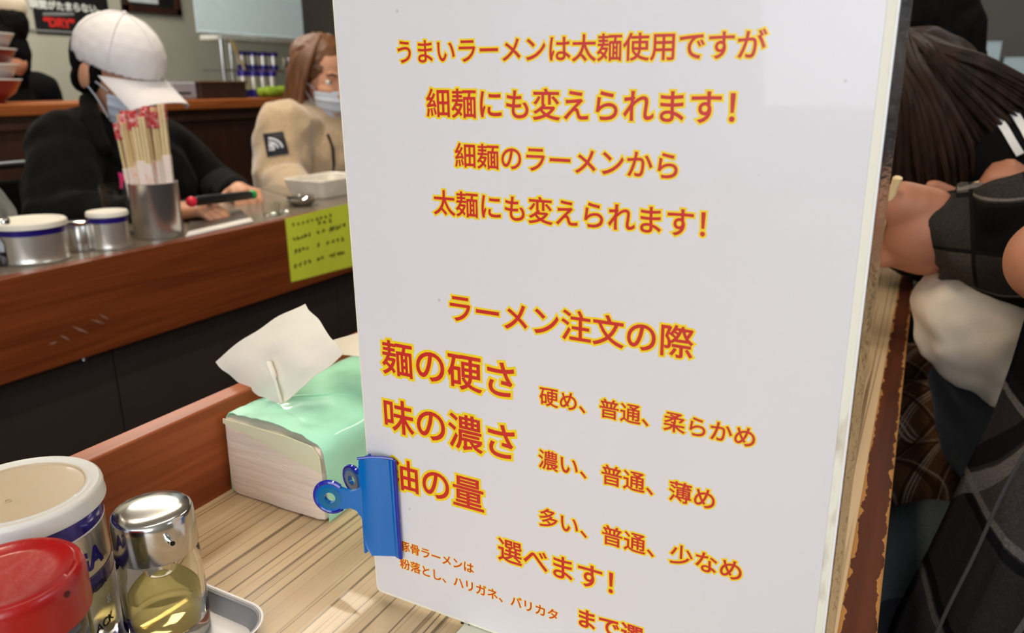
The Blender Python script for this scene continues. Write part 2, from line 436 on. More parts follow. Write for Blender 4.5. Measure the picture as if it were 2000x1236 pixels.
# yellow notice on the apron
yn = thing('yellow_notice', aX(625, 475, -1.099), 'yellow paper notice with black handwriting stuck on the far apron', 'notice')
NX = -1.0995
p0, p1, p2, p3 = aX(556, 427, NX), aX(700, 392, NX), aX(706, 515, NX), aX(568, 551, NX)
def npt(u, v, h=0.0):
    p = (p0 * (1 - u) + p1 * u) * (1 - v) + (p3 * (1 - u) + p2 * u) * v
    return Vector((NX + h, p.y, p.z))
bm = bmesh.new(); n = 10
g = [[bm.verts.new(npt(i / n, j / n, 0.0009 + 0.0006 * math.sin(i * 0.9))) for i in range(n + 1)] for j in range(n + 1)]
for j in range(n):
    for i in range(n): bm.faces.new((g[j][i], g[j][i + 1], g[j + 1][i + 1], g[j + 1][i]))
solid(bm, 0.0004)
bm_obj('paper', bm, mat('yellow_paper', (218, 226, 60), 0.7, var=0.03, scale=10), yn)
def scrawl(bm, u0, u1, v, size, chars):
    for k in range(chars):
        cu = u0 + (u1 - u0) * (k + 0.5) / chars
        for s in range(4):
            an = random.choice((0, 1.57, 0.7, -0.8)); ln = size * random.uniform(.5, 1)
            du, dv = ln * math.cos(an) * 0.55, ln * math.sin(an)
            a = Vector((cu + random.uniform(-.2, .2) * size, v + random.uniform(-.35, .35) * size))
            q = [a + Vector((-du, -dv)) * .5, a + Vector((du, dv)) * .5]
            nrm = Vector((-dv, du)).normalized() * size * 0.09
            vs = [bm.verts.new(npt(*(q[0] + nrm), 0.0022)), bm.verts.new(npt(*(q[1] + nrm), 0.0022)), bm.verts.new(npt(*(q[1] - nrm), 0.0022)), bm.verts.new(npt(*(q[0] - nrm), 0.0022))]
            bm.faces.new(vs)
bm = bmesh.new()
scrawl(bm, .06, .60, .12, .055, 9); scrawl(bm, .38, .60, .19, .06, 3)
for v, segs in ((.33, ((.06, .30, 5), (.36, .50, 2), (.54, .78, 5))), (.53, ((.06, .26, 4), (.34, .42, 1), (.48, .76, 4))), (.75, ((.04, .28, 4), (.34, .46, 2), (.52, .76, 5)))):
    for a, b, c in segs: scrawl(bm, a, b, v + (a - .3) * -.02, .062, c)
for v in (.08, .2, .33, .48, .62, .75): scrawl(bm, .86, .98, v, .06, 3)
o = bm_obj('handwriting', bm, mat('marker_ink', (38, 40, 30), 0.7, var=0.1), yn, False)

# ================================================================== menu board
SH = 0.0165
MY = 0.2710
def mp_(x, z, yo=0.0): return Vector((x - SH * z, MY + yo, z))
menu = thing('menu_board', (-0.12, MY + 0.002, TZ), 'large white laminated menu board with red and yellow Japanese lettering standing on the near counter', 'menu')
def slab(name, x0, x1, z0, z1, y0, y1, m, corner=0.0, bevel=0.0002, lab=None):
    poly = []
    if corner:
        for cx, cz, a0 in ((x1 - corner, z1 - corner, 0), (x0 + corner, z1 - corner, 90), (x0 + corner, z0 + corner, 180), (x1 - corner, z0 + corner, 270)):
            for k in range(7): poly.append((cx + corner * math.cos(R(a0 + 15 * k)), cz + corner * math.sin(R(a0 + 15 * k))))
    else: poly = [(x0, z0), (x1, z0), (x1, z1), (x0, z1)]
    bm = bmesh.new()
    a = [bm.verts.new(mp_(x, z, y0)) for x, z in poly]; b = [bm.verts.new(mp_(x, z, y1)) for x, z in poly]
    bm.faces.new(a); bm.faces.new(b[::-1]); k = len(poly)
    for i in range(k): bm.faces.new((a[i], b[i], b[(i + 1) % k], a[(i + 1) % k]))
    o = bm_obj(name, bm, m, menu, False, bevel)
    if lab: o['label'] = lab
    return o
def paper_mat():
    m = mat('laminated_paper', (226, 221, 220), 0.30, var=0.012, scale=9, coat=0.35)
    nt = m.node_tree; N = nt.nodes; L = nt.links; b = N['Principled BSDF']
    src = b.inputs['Base Color'].links[0].from_socket
    tc = N.new('ShaderNodeTexCoord'); v = N.new('ShaderNodeTexVoronoi'); v.inputs['Scale'].default_value = 55; L.new(tc.outputs['Object'], v.inputs[0])
    v2 = N.new('ShaderNodeTexWhiteNoise'); L.new(v.outputs['Position'], v2.inputs[0])
    th = N.new('ShaderNodeMath'); th.operation = 'MULTIPLY'; L.new(v2.outputs['Value'], th.inputs[0]); th.inputs[1].default_value = 0.045
    ls = N.new('ShaderNodeMath'); ls.operation = 'LESS_THAN'; L.new(v.outputs['Distance'], ls.inputs[0]); L.new(th.outputs[0], ls.inputs[1])
    k = N.new('ShaderNodeMath'); k.operation = 'MULTIPLY'; k.inputs[1].default_value = 0.30; L.new(ls.outputs[0], k.inputs[0])
    x = N.new('ShaderNodeMix'); x.data_type = 'RGBA'; L.new(k.outputs[0], x.inputs[0]); L.new(src, x.inputs[6]); x.inputs[7].default_value = lin((150, 130, 110))
    L.new(x.outputs[2], b.inputs['Base Color'])
    return m
slab('sheet', -0.2262, -0.0153, -0.2540, 0.0425, 0.0, 0.0008, paper_mat(), 0.003)
stain = mat('stained_backing', (238, 232, 212), 0.6, var=0.0, scale=110, col2=(156, 128, 88), stretch=(1, 1, 0.35))
stain.node_tree.nodes['Color Ramp'].color_ramp.elements[0].position = 0.54
stain.node_tree.nodes['Color Ramp'].color_ramp.elements[1].position = 0.85
slab('backing_board', -0.2277, -0.0126, -0.2562, 0.044, 0.0009, 0.0030, stain, 0.003, lab='yellowed stained backing edge')
slab('edge_highlight', -0.0126, -0.0118, -0.2562, 0.044, 0.0009, 0.0034, mat('white_edge', (245, 244, 240), 0.3, var=0.01), 0, lab='painted white highlight along the edge')  # added white strip paints the highlight along the board's right edge
acry = mat('clear_acrylic', (225, 226, 222), 0.06, trans=1.0, ior=1.2, var=0.02, bump=0.25, bscale=500)
slab('acrylic_plate', -0.0116, -0.0086, -0.2562, 0.044, 0.0010, 0.0040, acry, 0, lab='clear scratched acrylic edge')
# foot of the stand
ft = box_bm((-0.170, 0.2560, TZ + 0.0002), (-0.060, 0.3050, TZ + 0.0034))
bm_obj('stand_foot', ft, mat('foot_white', (226, 224, 206), 0.5, var=0.04), menu, False, 0.0006)
for px_, py_ in ((903, 1216), (917, 1219), (948, 1224)):
    p = aZ(px_, py_, TZ + 0.0034)
    bm_obj('screw_point', lathe_bm([(0, 0.0004), (0.0008, 0.0004), (0.0008, -0.0002), (0, -0.0002)], 12, M=Matrix.Translation(p)), mat('screw_hole_shade', (50, 46, 40), 0.5, 0.5), menu)  # dark discs paint the shade inside the foot's screw holes
inkred = mat('red_ink', (204, 46, 40), 0.35, var=0.05, scale=200, coat=0.3)
inkyel = mat('yellow_ink', (246, 212, 30), 0.35, var=0.03, scale=200, coat=0.3)
def line(body, left, right, bottom, red=0.015, yel=0.078):
    pl, pr, pb = aY(*left, MY), aY(*right, MY), aY(*bottom, MY)
    xl, xr = pl.x + SH * pl.z, pr.x + SH * pr.z
    def place(x, y, h, bb):
        s = (xr - xl) / (bb[1] - bb[0])
        return mp_(xl + (x - bb[0]) * s, pb.z + (y - bb[2]) * s, -h)
    two_tone_text('lettering', body, place, (inkred, inkyel), menu, red, yel)
line('うまいラーメンは太麺使用ですが', (776.3, 100), (1498, 85), (1122, 121))
line('細麺にも変えられます！', (833, 210), (1437, 200), (1350.5, 242.3))
line('細麺のラーメンから', (888.5, 310), (1324, 330), (1308, 351.5))
line('太麺にも変えられます！', (846.5, 400), (1378, 440), (1373, 467))
line('ラーメン注文の際', (878.8, 600), (1354.7, 680), (1352, 704), 0.016, 0.075)
line('麺の硬さ', (746.3, 710), (1005, 760), (999, 781.4))
line('硬め、普通、柔らかめ', (1053.6, 785), (1475, 860), (1463.5, 875), 0.015, 0.08)
line('味の濃さ', (752, 830), (1006, 870), (1000, 902.6))
line('濃い、普通、薄め', (1051.5, 900), (1396, 985), (1384, 996), 0.015, 0.08)
line('油の量', (761, 900), (945.5, 990), (944.5, 1002.7))
line('多い、普通、少なめ', (1053, 1015), (1449.6, 1110), (1432.6, 1134), 0.015, 0.08)
line('選べます！', (972.4, 1075), (1198, 1130), (1189.5, 1161))
line('豚骨ラーメンは', (781.5, 1068), (925, 1110), (919, 1119), 0.010, 0.05)
line('粉落とし、ハリガネ、バリカタ', (781.5, 1100), (1089.5, 1198), (1076, 1209), 0.010, 0.05)
line('まで選', (1130.6, 1205), (1258, 1236), (1162.8, 1234), 0.024, 0.085)

# ------------------------------------------------------------------ blue bulldog clip on the menu edge
blue = mat('blue_clear_plastic', (0, 112, 196), 0.12, trans=0.15, ior=1.45, var=0.06, scale=30, coat=0.5)
blue.node_tree.nodes['Principled BSDF'].inputs['Roughness'].default_value = 0.15
clip = thing('bulldog_clip', (-0.2215, MY, -0.2), 'glossy blue plastic bulldog clip gripping the left edge of the menu board', 'clip')
def jaw(side):
    # cross-section in XY swept along Z (slightly leaning): ridge at the grip lip
    zt, zb = -0.1745, -0.2285
    bm = bmesh.new()
    prof = []
    for t in range(13):
        a = t / 12
        x = -0.2222 + 0.0172 * a
        bulge = 0.0080 * (1 - a) + 0.0018 * math.sin(math.pi * a) + (0.0016 if a > 0.9 else 0) + 0.0006
        prof.append((x, bulge))
    rings = []
    for k in range(13):
        f = k / 12; z = zt + (zb - zt) * f
        # rounded lower and upper corners on the spine side
        cut = 0.0045 * max(0, 1 - (12 - k) / 2.0) ** 2 + 0.0012 * max(0, 1 - k / 1.5) ** 2
        ring_o = []; ring_i = []
        for (x, bl) in prof:
            xx = max(x, -0.2222 + cut)
            yo = (-bl if side < 0 else 0.0035 + bl)
            ti = 0.0012 if side < 0 else -0.0012
            ring_o.append(bm.verts.new((xx - 0.020 * (z + 0.2), MY + yo, z + 0.0012 * math.sin(math.pi * (xx + .2222) / .0172))))
            ring_i.append(bm.verts.new((xx - 0.020 * (z + 0.2), MY + yo + ti, z + 0.0012 * math.sin(math.pi * (xx + .2222) / .0172))))
        rings.append((ring_o, ring_i))
    for (a, ai), (b, bi) in zip(rings[:-1], rings[1:]):
        for i in range(12):
            bm.faces.new((a[i], a[i + 1], b[i + 1], b[i])); bm.faces.new((ai[i + 1], ai[i], bi[i], bi[i + 1]))
        bm.faces.new((a[0], b[0], bi[0], ai[0])); bm.faces.new((a[12], ai[12], bi[12], b[12]))
    for (a, ai), fl in ((rings[0], 1), (rings[-1], -1)):
        for i in range(12): bm.faces.new((a[i], ai[i], ai[i + 1], a[i + 1]) if fl > 0 else (a[i], a[i + 1], ai[i + 1], ai[i]))
    return bm_obj('jaw', bm, blue, clip)
jw = jaw(-1); jaw(1)
for zz, rr in ((0, 0),):
    bm_obj('grip_lip', tube_bm([(-0.2050 - 0.020 * (z + 0.2), MY - 0.0022, z) for z in (-.1745, -.190, -.205, -.2285)], .0011, 10), mat('deep_blue_plastic', (20, 40, 170), .12, trans=.2, coat=.6), jw)
    bm_obj('top_edge', tube_bm([(x - 0.020 * (-.1745 + .2), MY - 0.0080 * (1 - (x + .2222) / .0172) - .0014, -.1743 - .0000 + .0012 * math.sin(math.pi * (x + .2222) / .0172)) for x in (-.2218, -.216, -.211, -.2058)], .0007, 8), MATS['deep_blue_plastic'], jw)
bm_obj('spine', box_bm((-0.2226, MY - 0.0085, -0.2275), (-0.2212, MY + 0.012, -0.1755)), blue, clip, False, 0.0005)
bm_obj('hinge_pin', tube_bm([(-0.2235, MY + 0.002, -0.189), (-0.2235, MY + 0.002, -0.214)], 0.0015), mat('brass_pin', (200, 170, 110), 0.3, 0.9), clip)
def handle(cpix, yy, rr, ystart):
    c = aY(*cpix, yy)
    st = Vector((-0.2218, ystart, c.z))
    ax = (st - c).normalized(); nn = ax.cross(UP).normalized()   # plate normal
    bm = bmesh.new()
    # outline: ring eye plus flared neck
    L_ = (st - c).length; out = []
    for k in range(25):
        an = R(48 + (360 - 96) * k / 24); out.append(c + ax * (rr * math.cos(an)) + UP * (rr * math.sin(an)))
    lo = [c + ax * (L_ * f) - UP * h for f, h in ((0.62, rr * 0.58), (0.8, rr * 0.72), (1.0, rr * 1.35))]
    hi = [c + ax * (L_ * f) + UP * h for f, h in ((1.0, rr * 0.95), (0.8, rr * 0.66), (0.62, rr * 0.56))]
    outer = out + lo + hi
    th = 0.0011
    hole = [c + ax * (rr * 0.36 * math.cos(R(15 * k))) + UP * (rr * 0.36 * math.sin(R(15 * k))) for k in range(24)]
    for sgn in (-1, 1):
        vo = [bm.verts.new(p + nn * th * sgn) for p in outer]; vh = [bm.verts.new(p + nn * th * sgn) for p in hole]
        ed = [bm.edges.new((vo[i], vo[(i + 1) % len(vo)])) for i in range(len(vo))] + [bm.edges.new((vh[i], vh[(i + 1) % 24])) for i in range(24)]
        bmesh.ops.triangle_fill(bm, use_beauty=True, edges=ed)
        if sgn < 0: A, B = vo, vh
    for ringA, ringB in ((A, vo), (B, vh)):
        k = len(ringA)
        for i in range(k):
            try: bm.faces.new((ringA[i], ringA[(i + 1) % k], ringB[(i + 1) % k], ringB[i]))
            except ValueError: pass
    h = bm_obj('handle', bm, blue, clip)
    rim = out + [c + ax * (L_ * 0.62) - UP * rr * 0.58]
    bm = tube_bm([p for p in out], 0.0014, 8)
    bm_obj('rolled_rim', bm, MATS['deep_blue_plastic'], h)
    bm = bmesh.new()
    for sgn in (-1, 1):
        ra = [bm.verts.new(c + nn * (th + .0002) * sgn + ax * (rr * .40 * math.cos(R(15 * k))) + UP * (rr * .40 * math.sin(R(15 * k)))) for k in range(24)]
        rb = [bm.verts.new(c + nn * (th + .0002) * sgn + ax * (rr * .74 * math.cos(R(15 * k))) + UP * (rr * .74 * math.sin(R(15 * k)))) for k in range(24)]
        for k in range(24): bm.faces.new((ra[k], rb[k], rb[(k + 1) % 24], ra[(k + 1) % 24]))
    bm_obj('eye_light_tint', bm, mat('teal_translucency', (0, 122, 168), .2, trans=.3, coat=.5), h)  # added rings paint the teal that light gives the translucent eye
handle((646, 970), MY - 0.0125, 0.0080, MY - 0.0075)
handle((690, 936), MY + 0.016, 0.0072, MY + 0.010)

# ================================================================== soft pack of tissues
tp = thing('tissue_pack', (-0.335, 0.36, TZ), 'mint green soft pack of tissues with white tissue sticking out, beside the upstand', 'tissues')
def rr_box(name, x0, x1, y0, y1, z0, z1, m, parent, rad=0.008, jit=0.0, nx=14, nz=10, ny=18, seed=0, top=None):
    bm = bmesh.new()
    bmesh.ops.create_grid(bm, x_segments=1, y_segments=1, size=1); bm.clear()
    bmesh.ops.create_cube(bm, size=1)
    bmesh.ops.subdivide_edges(bm, edges=bm.edges[:], cuts=12, use_grid_fill=True)
    for v in bm.verts:
        p = Vector(((v.co.x + .5) * (x1 - x0) + x0, (v.co.y + .5) * (y1 - y0) + y0, (v.co.z + .5) * (z1 - z0) + z0))
        # round the edges
        q = Vector((min(max(p.x, x0 + rad), x1 - rad), min(max(p.y, y0 + rad), y1 - rad), min(max(p.z, z0 + rad * .6), z1 - rad)))
        d = p - q
        if d.length > rad: p = q + d.normalized() * rad
        if jit:
            n_ = noise.noise_vector(p * 45 + Vector((seed, 0, 0)))
            p += n_ * jit
            if p.z < TZ + 0.0004: p.z = TZ + 0.0004
        if top: p = top(p)
        v.co = p
    return bm_obj(name, bm, m, parent)
tissue_m = mat('tissue_paper', (236, 218, 200), 0.95, var=0.06, scale=26, bump=0.5, bscale=60, stretch=(0.6, 0.6, 5), sub=0.2)
mint = mat('mint_plastic_film', (178, 242, 208), 0.22, var=0.08, scale=24, coat=0.5, bump=0.25, bscale=30)
def ptop(p):
    f = (p.x + 0.378) / 0.088
    if p.z > -0.235: p.z -= 0.006 * f * (p.z + 0.235) / 0.035
    return p
rr_box('tissue_stack', -0.3762, -0.2946, 0.3138, 0.470, TZ + 0.0005, -0.2042, tissue_m, tp, 0.005, 0.0008, seed=3, top=ptop)
# the film wraps round the long sides and the top, folded over at the end
prof = []
for t in range(41):
    s = t / 40
    if s < .25: q = (-0.3755 - .0006, TZ + 0.0004 + (0.055) * s / .25)
    elif s < .75: q = (-0.3755 + (0.0825) * (s - .25) / .5, -0.2012 - 0.0055 * (s - .25) / .5 + 0.0016 * math.sin(math.pi * (s - .25) / .5))
    else: q = (-0.2930, -0.2075 - (0.0522) * (s - .75) / .25)
    prof.append(q)
# round the two upper corners by averaging
for _ in range(3): prof = [prof[0]] + [((a[0] + b[0] + c[0]) / 3, (a[1] + b[1] + c[1]) / 3) for a, b, c in zip(prof, prof[1:], prof[2:])] + [prof[-1]]
bm = bmesh.new(); rows = []
for j in range(37):
    y = 0.3160 + 0.1560 * j / 36; row = []
    for i, (x, z) in enumerate(prof):
        n_ = noise.noise(Vector((x * 50, y * 38, z * 50))) + .5 * noise.noise(Vector((x * 130, y * 60, z * 130)))
        up = 1 if 10 < i < 31 else 0
        dz = 0.0012 * n_ * up; dx = 0.0011 * n_ * (0 if up else 1)
        if j < 3 and up: dz += 0.0012 * math.sin(i * 0.8)
        row.append(bm.verts.new((x + dx, y + (0.003 * n_ if j == 0 and up else 0), max(z + dz, TZ + 0.0003))))
    rows.append(row)
for a, b in zip(rows[:-1], rows[1:]):
    for i in range(40): bm.faces.new((a[i], a[i + 1], b[i + 1], b[i]))
solid(bm, 0.0004)
bm_obj('wrapper', bm, mint, tp)['label'] = 'mint green plastic wrapper'
bm = bmesh.new()   # pale flap where the film is folded over the end of the stack
fl = [(-0.3738, -0.2058), (-0.345, -0.2058), (-0.318, -0.2065), (-0.300, -0.2085), (-0.2945, -0.2150), (-0.2938, -0.2255), (-0.303, -0.2240), (-0.318, -0.2205), (-0.333, -0.2168), (-0.350, -0.2130), (-0.368, -0.2105), (-0.3742, -0.2092)]
prism_bm(fl, (1, 0, 0), (0, 0, 1), (0, 0.3128, 0), (0, 0.0006, 0), bm)
bm_obj('end_flap', bm, mat('pale_film', (226, 226, 190), 0.35, var=0.04, scale=20, coat=0.3), tp, False, 0.0002)
for a, b in (((545, 776), (690, 770)),):
    pa, pb = aZ(*a, -0.2015), aZ(*b, -0.2030)
    mid = (pa + pb) / 2 + Vector((0, 0, 0.0012))
    bm_obj('crease', tube_bm(spline([pa, mid, pb], 8), [0.0002] + [0.0006] * 15 + [0.0002], 8, flat=(UP, .5)), mint, tp)
# pulled-up sheet: a folded tissue with a crest line
sheet = []
Y0 = 0.345
corners = {(0, 0): aY(422, 707, 0.352), (0, 1): aY(597, 594, 0.372), (1, 1): aY(672, 690, 0.352), (1, 0): aY(551, 789, 0.338)}
bm = bmesh.new(); n = 18; g = []
for j in range(n + 1):
    row = []
    for i in range(n + 1):
        u, v = i / n, j / n
        p = corners[(0, 0)] * (1 - u) * (1 - v) + corners[(0, 1)] * (1 - u) * v + corners[(1, 1)] * u * v + corners[(1, 0)] * u * (1 - v)
        p = p + CF * (-0.010 * math.sin(math.pi * u) * math.sin(math.pi * v) + 0.0025 * noise.noise(Vector((u * 4, v * 4, 1))))
        p = p + UP * (0.004 * math.sin(math.pi * v) * (1 - u) + 0.0025 * noise.noise(Vector((u * 5, v * 3, 7))) - 0.0045 * math.sin(math.pi * u) * (1 - v))
        row.append(bm.verts.new(p))
    g.append(row)
for j in range(n):
    for i in range(n): bm.faces.new((g[j][i], g[j][i + 1], g[j + 1][i + 1], g[j + 1][i]))
solid(bm, 0.0005)
white_t = mat('white_tissue', (226, 218, 202), 0.95, var=0.02, scale=30, sub=0.3, bump=0.15, bscale=90)
bm_obj('pulled_tissue', bm, white_t, tp)
bm_obj('tissue_fold', tube_bm(spline([aY(523, 706, 0.342), aY(534, 735, 0.338), aY(549, 786, 0.3365)], 8), [0.0008] + [0.0022] * 8 + [0.0012] * 8, 8), white_t, tp)
# second tissue lying flat behind
bm = bmesh.new(); g = []
c4 = [aY(640, 668, 0.40), aY(722, 645, 0.41), aY(735, 700, 0.37), aY(655, 692, 0.375)]
for j in range(7):
    g.append([bm.verts.new((c4[0] * (1 - i / 6) + c4[1] * i / 6) * (1 - j / 6) + (c4[3] * (1 - i / 6) + c4[2] * i / 6) * j / 6 + UP * 0.001 * noise.noise(Vector((i, j, 3)))) for i in range(7)])
for j in range(6):
    for i in range(6): bm.faces.new((g[j][i], g[j][i + 1], g[j + 1][i + 1], g[j + 1][i]))
solid(bm, 0.0005)
bm_obj('tissue_corner', bm, white_t, tp)

# ================================================================== condiment tray
tray = thing('condiment_tray', (-0.312, 0.15, TZ), 'small stainless steel tray holding the coffee can, the red lidded jar and the oil bottle', 'tray')
def rrect(x0, x1, y0, y1, r, z, k=8):
    out = []
    for cx, cy, a0 in ((x1 - r, y1 - r, 0), (x0 + r, y1 - r, 90), (x0 + r, y0 + r, 180), (x1 - r, y0 + r, 270)):
        for i in range(k + 1): out.append(Vector((cx + r * math.cos(R(a0 + 90 * i / k)), cy + r * math.sin(R(a0 + 90 * i / k)), z)))
    return out
bm = bmesh.new()
X0, X1, Y0_, Y1_ = -0.3740, -0.2505, 0.055, 0.2275
lv = [(0.0, -0.2500), (-0.0008, -0.2494), (0.0010, -0.2496), (0.0035, -0.2560), (0.0062, -0.2585), (0.010, -0.2588), (0.014, -0.2588), (0.030, -0.2588), (0.050, -0.2588)]
rg = [[bm.verts.new(p) for p in rrect(X0 + i, X1 - i, Y0_ + i, Y1_ - i, 0.016 - min(i, .009), z)] for i, z in lv]
for a, b in zip(rg[:-1], rg[1:]):
    for i in range(len(a)): bm.faces.new((a[i], a[(i + 1) % len(a)], b[(i + 1) % len(a)], b[i]))
bm.faces.new(rg[-1])
solid(bm, 0.0008)
bm_obj('tray_body', bm, mat('tray_steel', (176, 176, 178), .4, .45, var=.05, scale=40), tray)
TB = -0.2587 + 0.0002

# ------------------------------------------------------------------ oil bottle
OX, OY, OR, OT = -0.2962, 0.2017, 0.01835, -0.190
bot = thing('oil_bottle', (OX, OY, TB), 'small glass oil dispenser with chrome cap and short spout, half full of pale oil', 'bottle')
T = Matrix.Translation((OX, OY, 0))
glass = mat('clear_glass', (250, 252, 248), 0.02, trans=1.0, ior=1.22, var=0.0)
oil = mat('pale_oil', (240, 220, 150), 0.03, trans=.72, ior=1.15, var=0.02)
H = OT
capb = H - 0.0205
wall_o = [(0, TB), (OR * .9, TB), (OR * 1.03, TB + .002), (OR * 1.05, TB + .012), (OR * 1.01, capb - .010), (OR * 1.0, capb - 0.004), (OR * .94, capb - .0015), (OR * .9, capb + 0.002)]
wall_i = [(OR * .80, capb + 0.002), (OR * .84, capb - .003), (OR * .88, capb - .010), (OR * .92, TB + .016), (OR * .86, TB + .008), (0, TB + .0065)]
bm_obj('glass_body', lathe_bm(wall_o + wall_i, 64, M=T), glass, bot)
lvl = capb - 0.022
bm_obj('oil', lathe_bm([(0, TB + .0068), (OR * .845, TB + .0083), (OR * .905, TB + .0165), (OR * .895, lvl - .0006), (OR * .87, lvl), (0, lvl)], 64, M=T), oil, bot)
bm_obj('dip_tube', lathe_bm([(OR * .40, capb), (OR * .40, capb - .012), (OR * .36, capb - .013), (OR * .36, capb)], 32, M=T), glass, bot)
cp = bm_obj('cap', lathe_bm([(0, H + .0012), (OR * .55, H + .0010), (OR * .88, H + .0002), (OR * .945, H - .0006), (OR * .975, H - .0022), (OR * .99, H - .005), (OR * 1.01, capb + .0005), (OR * 1.0, capb), (OR * .92, capb), (OR * .90, H - .004), (0, H - .003)], 64, M=T), mat('cap_steel', (206, 204, 200), 0.16, 1.0, var=.03, scale=200, stretch=(1, 1, .05)), bot)
a = aY(354, 1024, OY - 0.012); dirv = (a - Vector((OX, OY, a.z))); dirv.z = 0; dirv.normalize()
s0 = Vector((OX, OY, H - .0085)) + dirv * OR * .93; s1 = s0 + dirv * 0.0062 + UP * 0.0006
tb = tube_bm([s0, s1], 0.0017, 16); 
bmd = bm_obj('spout', tb, chrome, cp)
bm_obj('spout_hole', tube_bm([s1, s1 + dirv * 0.0002], 0.0011, 16), mat('hole_black', (14, 12, 12), 0.8), cp)
for k in range(3):
    pass

# ------------------------------------------------------------------ coffee can
KX, KY, KR, KT = -0.3343, 0.1653, 0.0340, -0.1726
can = thing('coffee_can', (KX, KY, TB), 'silver and cobalt blue coffee can with translucent white lid in the steel tray', 'can')
T = Matrix.Translation((KX, KY, 0))
cr = KR * 0.945
b0 = KT - 0.006
def can_bands(z):
    return 1 if (z > KT - 0.0175) or (b0 - 0.040 < z < b0 - 0.0335) or z < TB + 0.012 else 0
pf = [(0, TB), (cr * .96, TB), (cr, TB + .0015), (cr * 1.015, TB + .003), (cr, TB + .0045)]
zz = TB + .0045
cuts = sorted([TB + 0.012, b0 - 0.040, b0 - 0.0335, KT - 0.0175] + [TB + .0045 + (b0 - .004 - TB - .0045) * k / 12 for k in range(1, 13)])
pf += [(cr, z) for z in cuts] + [(cr * .985, b0 - .002), (cr * 1.01, b0), (cr * .95, b0 + .001), (0, b0 + .0005)]
me_o = bm_obj('can_body', lathe_bm(pf, 72, M=T), tinmetal, can, extra=(cobalt,))
for p in me_o.data.polygons: p.material_index = can_bands(p.center.z)
lid_m = mat('lid_reflected_tan', (208, 188, 158), 0.3, trans=0.25, ior=1.3, var=0.02, coat=0.2, sub=0.3)  # tan centre paints reflected light into the whitish frosted lid
ld = [(0, KT - .0012), (KR * .70, KT - .0012), (KR * .775, KT - .0012), (KR * .785, KT - .0006), (KR * .80, KT - .0004), (KR * .815, KT - .0010), (KR * .86, KT - .0008), (KR * .90, KT + .0001), (KR * .955, KT + .0002), (KR * .985, KT - .0006), (KR * 1.0, KT - .0022), (KR * 1.0, KT - .0062), (KR * 1.012, KT - .0072), (KR * 1.012, KT - .0082), (KR * .965, KT - .0084), (KR * .965, KT - .003), (KR * .9, KT - .0016), (0, KT - .0022)]
lo_ = bm_obj('lid', lathe_bm(ld, 96, M=T), lid_m, can, extra=(mat('lid_rim_plastic', (232, 230, 224), .3, trans=.2, ior=1.3, var=.02, coat=.3),))
for p in lo_.data.polygons:
    if math.hypot(p.center.x - KX, p.center.y - KY) > KR * .80: p.material_index = 1; lo_['label'] = 'frosted translucent white plastic lid'
p = aZ(15, 974, KT)
bm_obj('moulding_mark', lathe_bm([(.0014, -.0002), (.0014, .0003), (.0011, .0003), (.0011, -.0002)], 20, M=Matrix.Translation((p.x, p.y, KT - .0011))), lid_m, lo_)
bm_obj('pinstripe', lathe_bm([(cr * 1.004, KT - .0180), (cr * 1.004, KT - .0175), (cr, KT - .0172), (cr, KT - .0183)], 72, M=T), mat('white_print', (230, 230, 232), 0.4), can)
for zc in (b0 - .0330, b0 - .0405):
    bm_obj('pinstripe', lathe_bm([(cr * 1.004, zc - .0002), (cr * 1.004, zc + .0002), (cr, zc + .0004), (cr, zc - .0004)], 72, M=T), mat('navy_print', (30, 24, 90), 0.4), can)
def cyl_hit(x, y):
    d = ray(x, y); a = d.x ** 2 + d.y ** 2; b = -2 * (d.x * KX + d.y * KY); c = KX ** 2 + KY ** 2 - cr ** 2
    q = b * b - 4 * a * c
    if q < 0: q = 0
    t = (-b - math.sqrt(q)) / (2 * a); P = d * t
    return math.atan2(P.y - KY, P.x - KX), P.z
def can_text(body, endpix, height, m, right=True, bold=0.02):
    phi, z = cyl_hit(*endpix)
    def place(x, y, h, bb):
        s = height / (bb[3] - bb[2])
        ang = phi + ((x - bb[1]) * s) / cr
        rr = cr + h * 1.5 + 0.00005
        return Vector((KX + rr * math.cos(ang), KY + rr * math.sin(ang), z + (y - bb[2]) * s))
    two_tone_text('can_lettering', body, place, (m,), can, bold, 0)
navyp = mat('cobalt_print', (36, 30, 120), 0.35); whp = MATS['white_print']
can_text('GA', (203, 1090), 0.0105, navyp, bold=0.045)
can_text('FRESH', (208, 1135), 0.0034, mat('black_print', (30, 28, 34), 0.4), bold=0.01)
can_text('BLACK', (222, 1205), 0.0042, MATS['black_print'], bold=0.015)
can_text('g', (216, 1172), 0.0042, whp, bold=0.01)

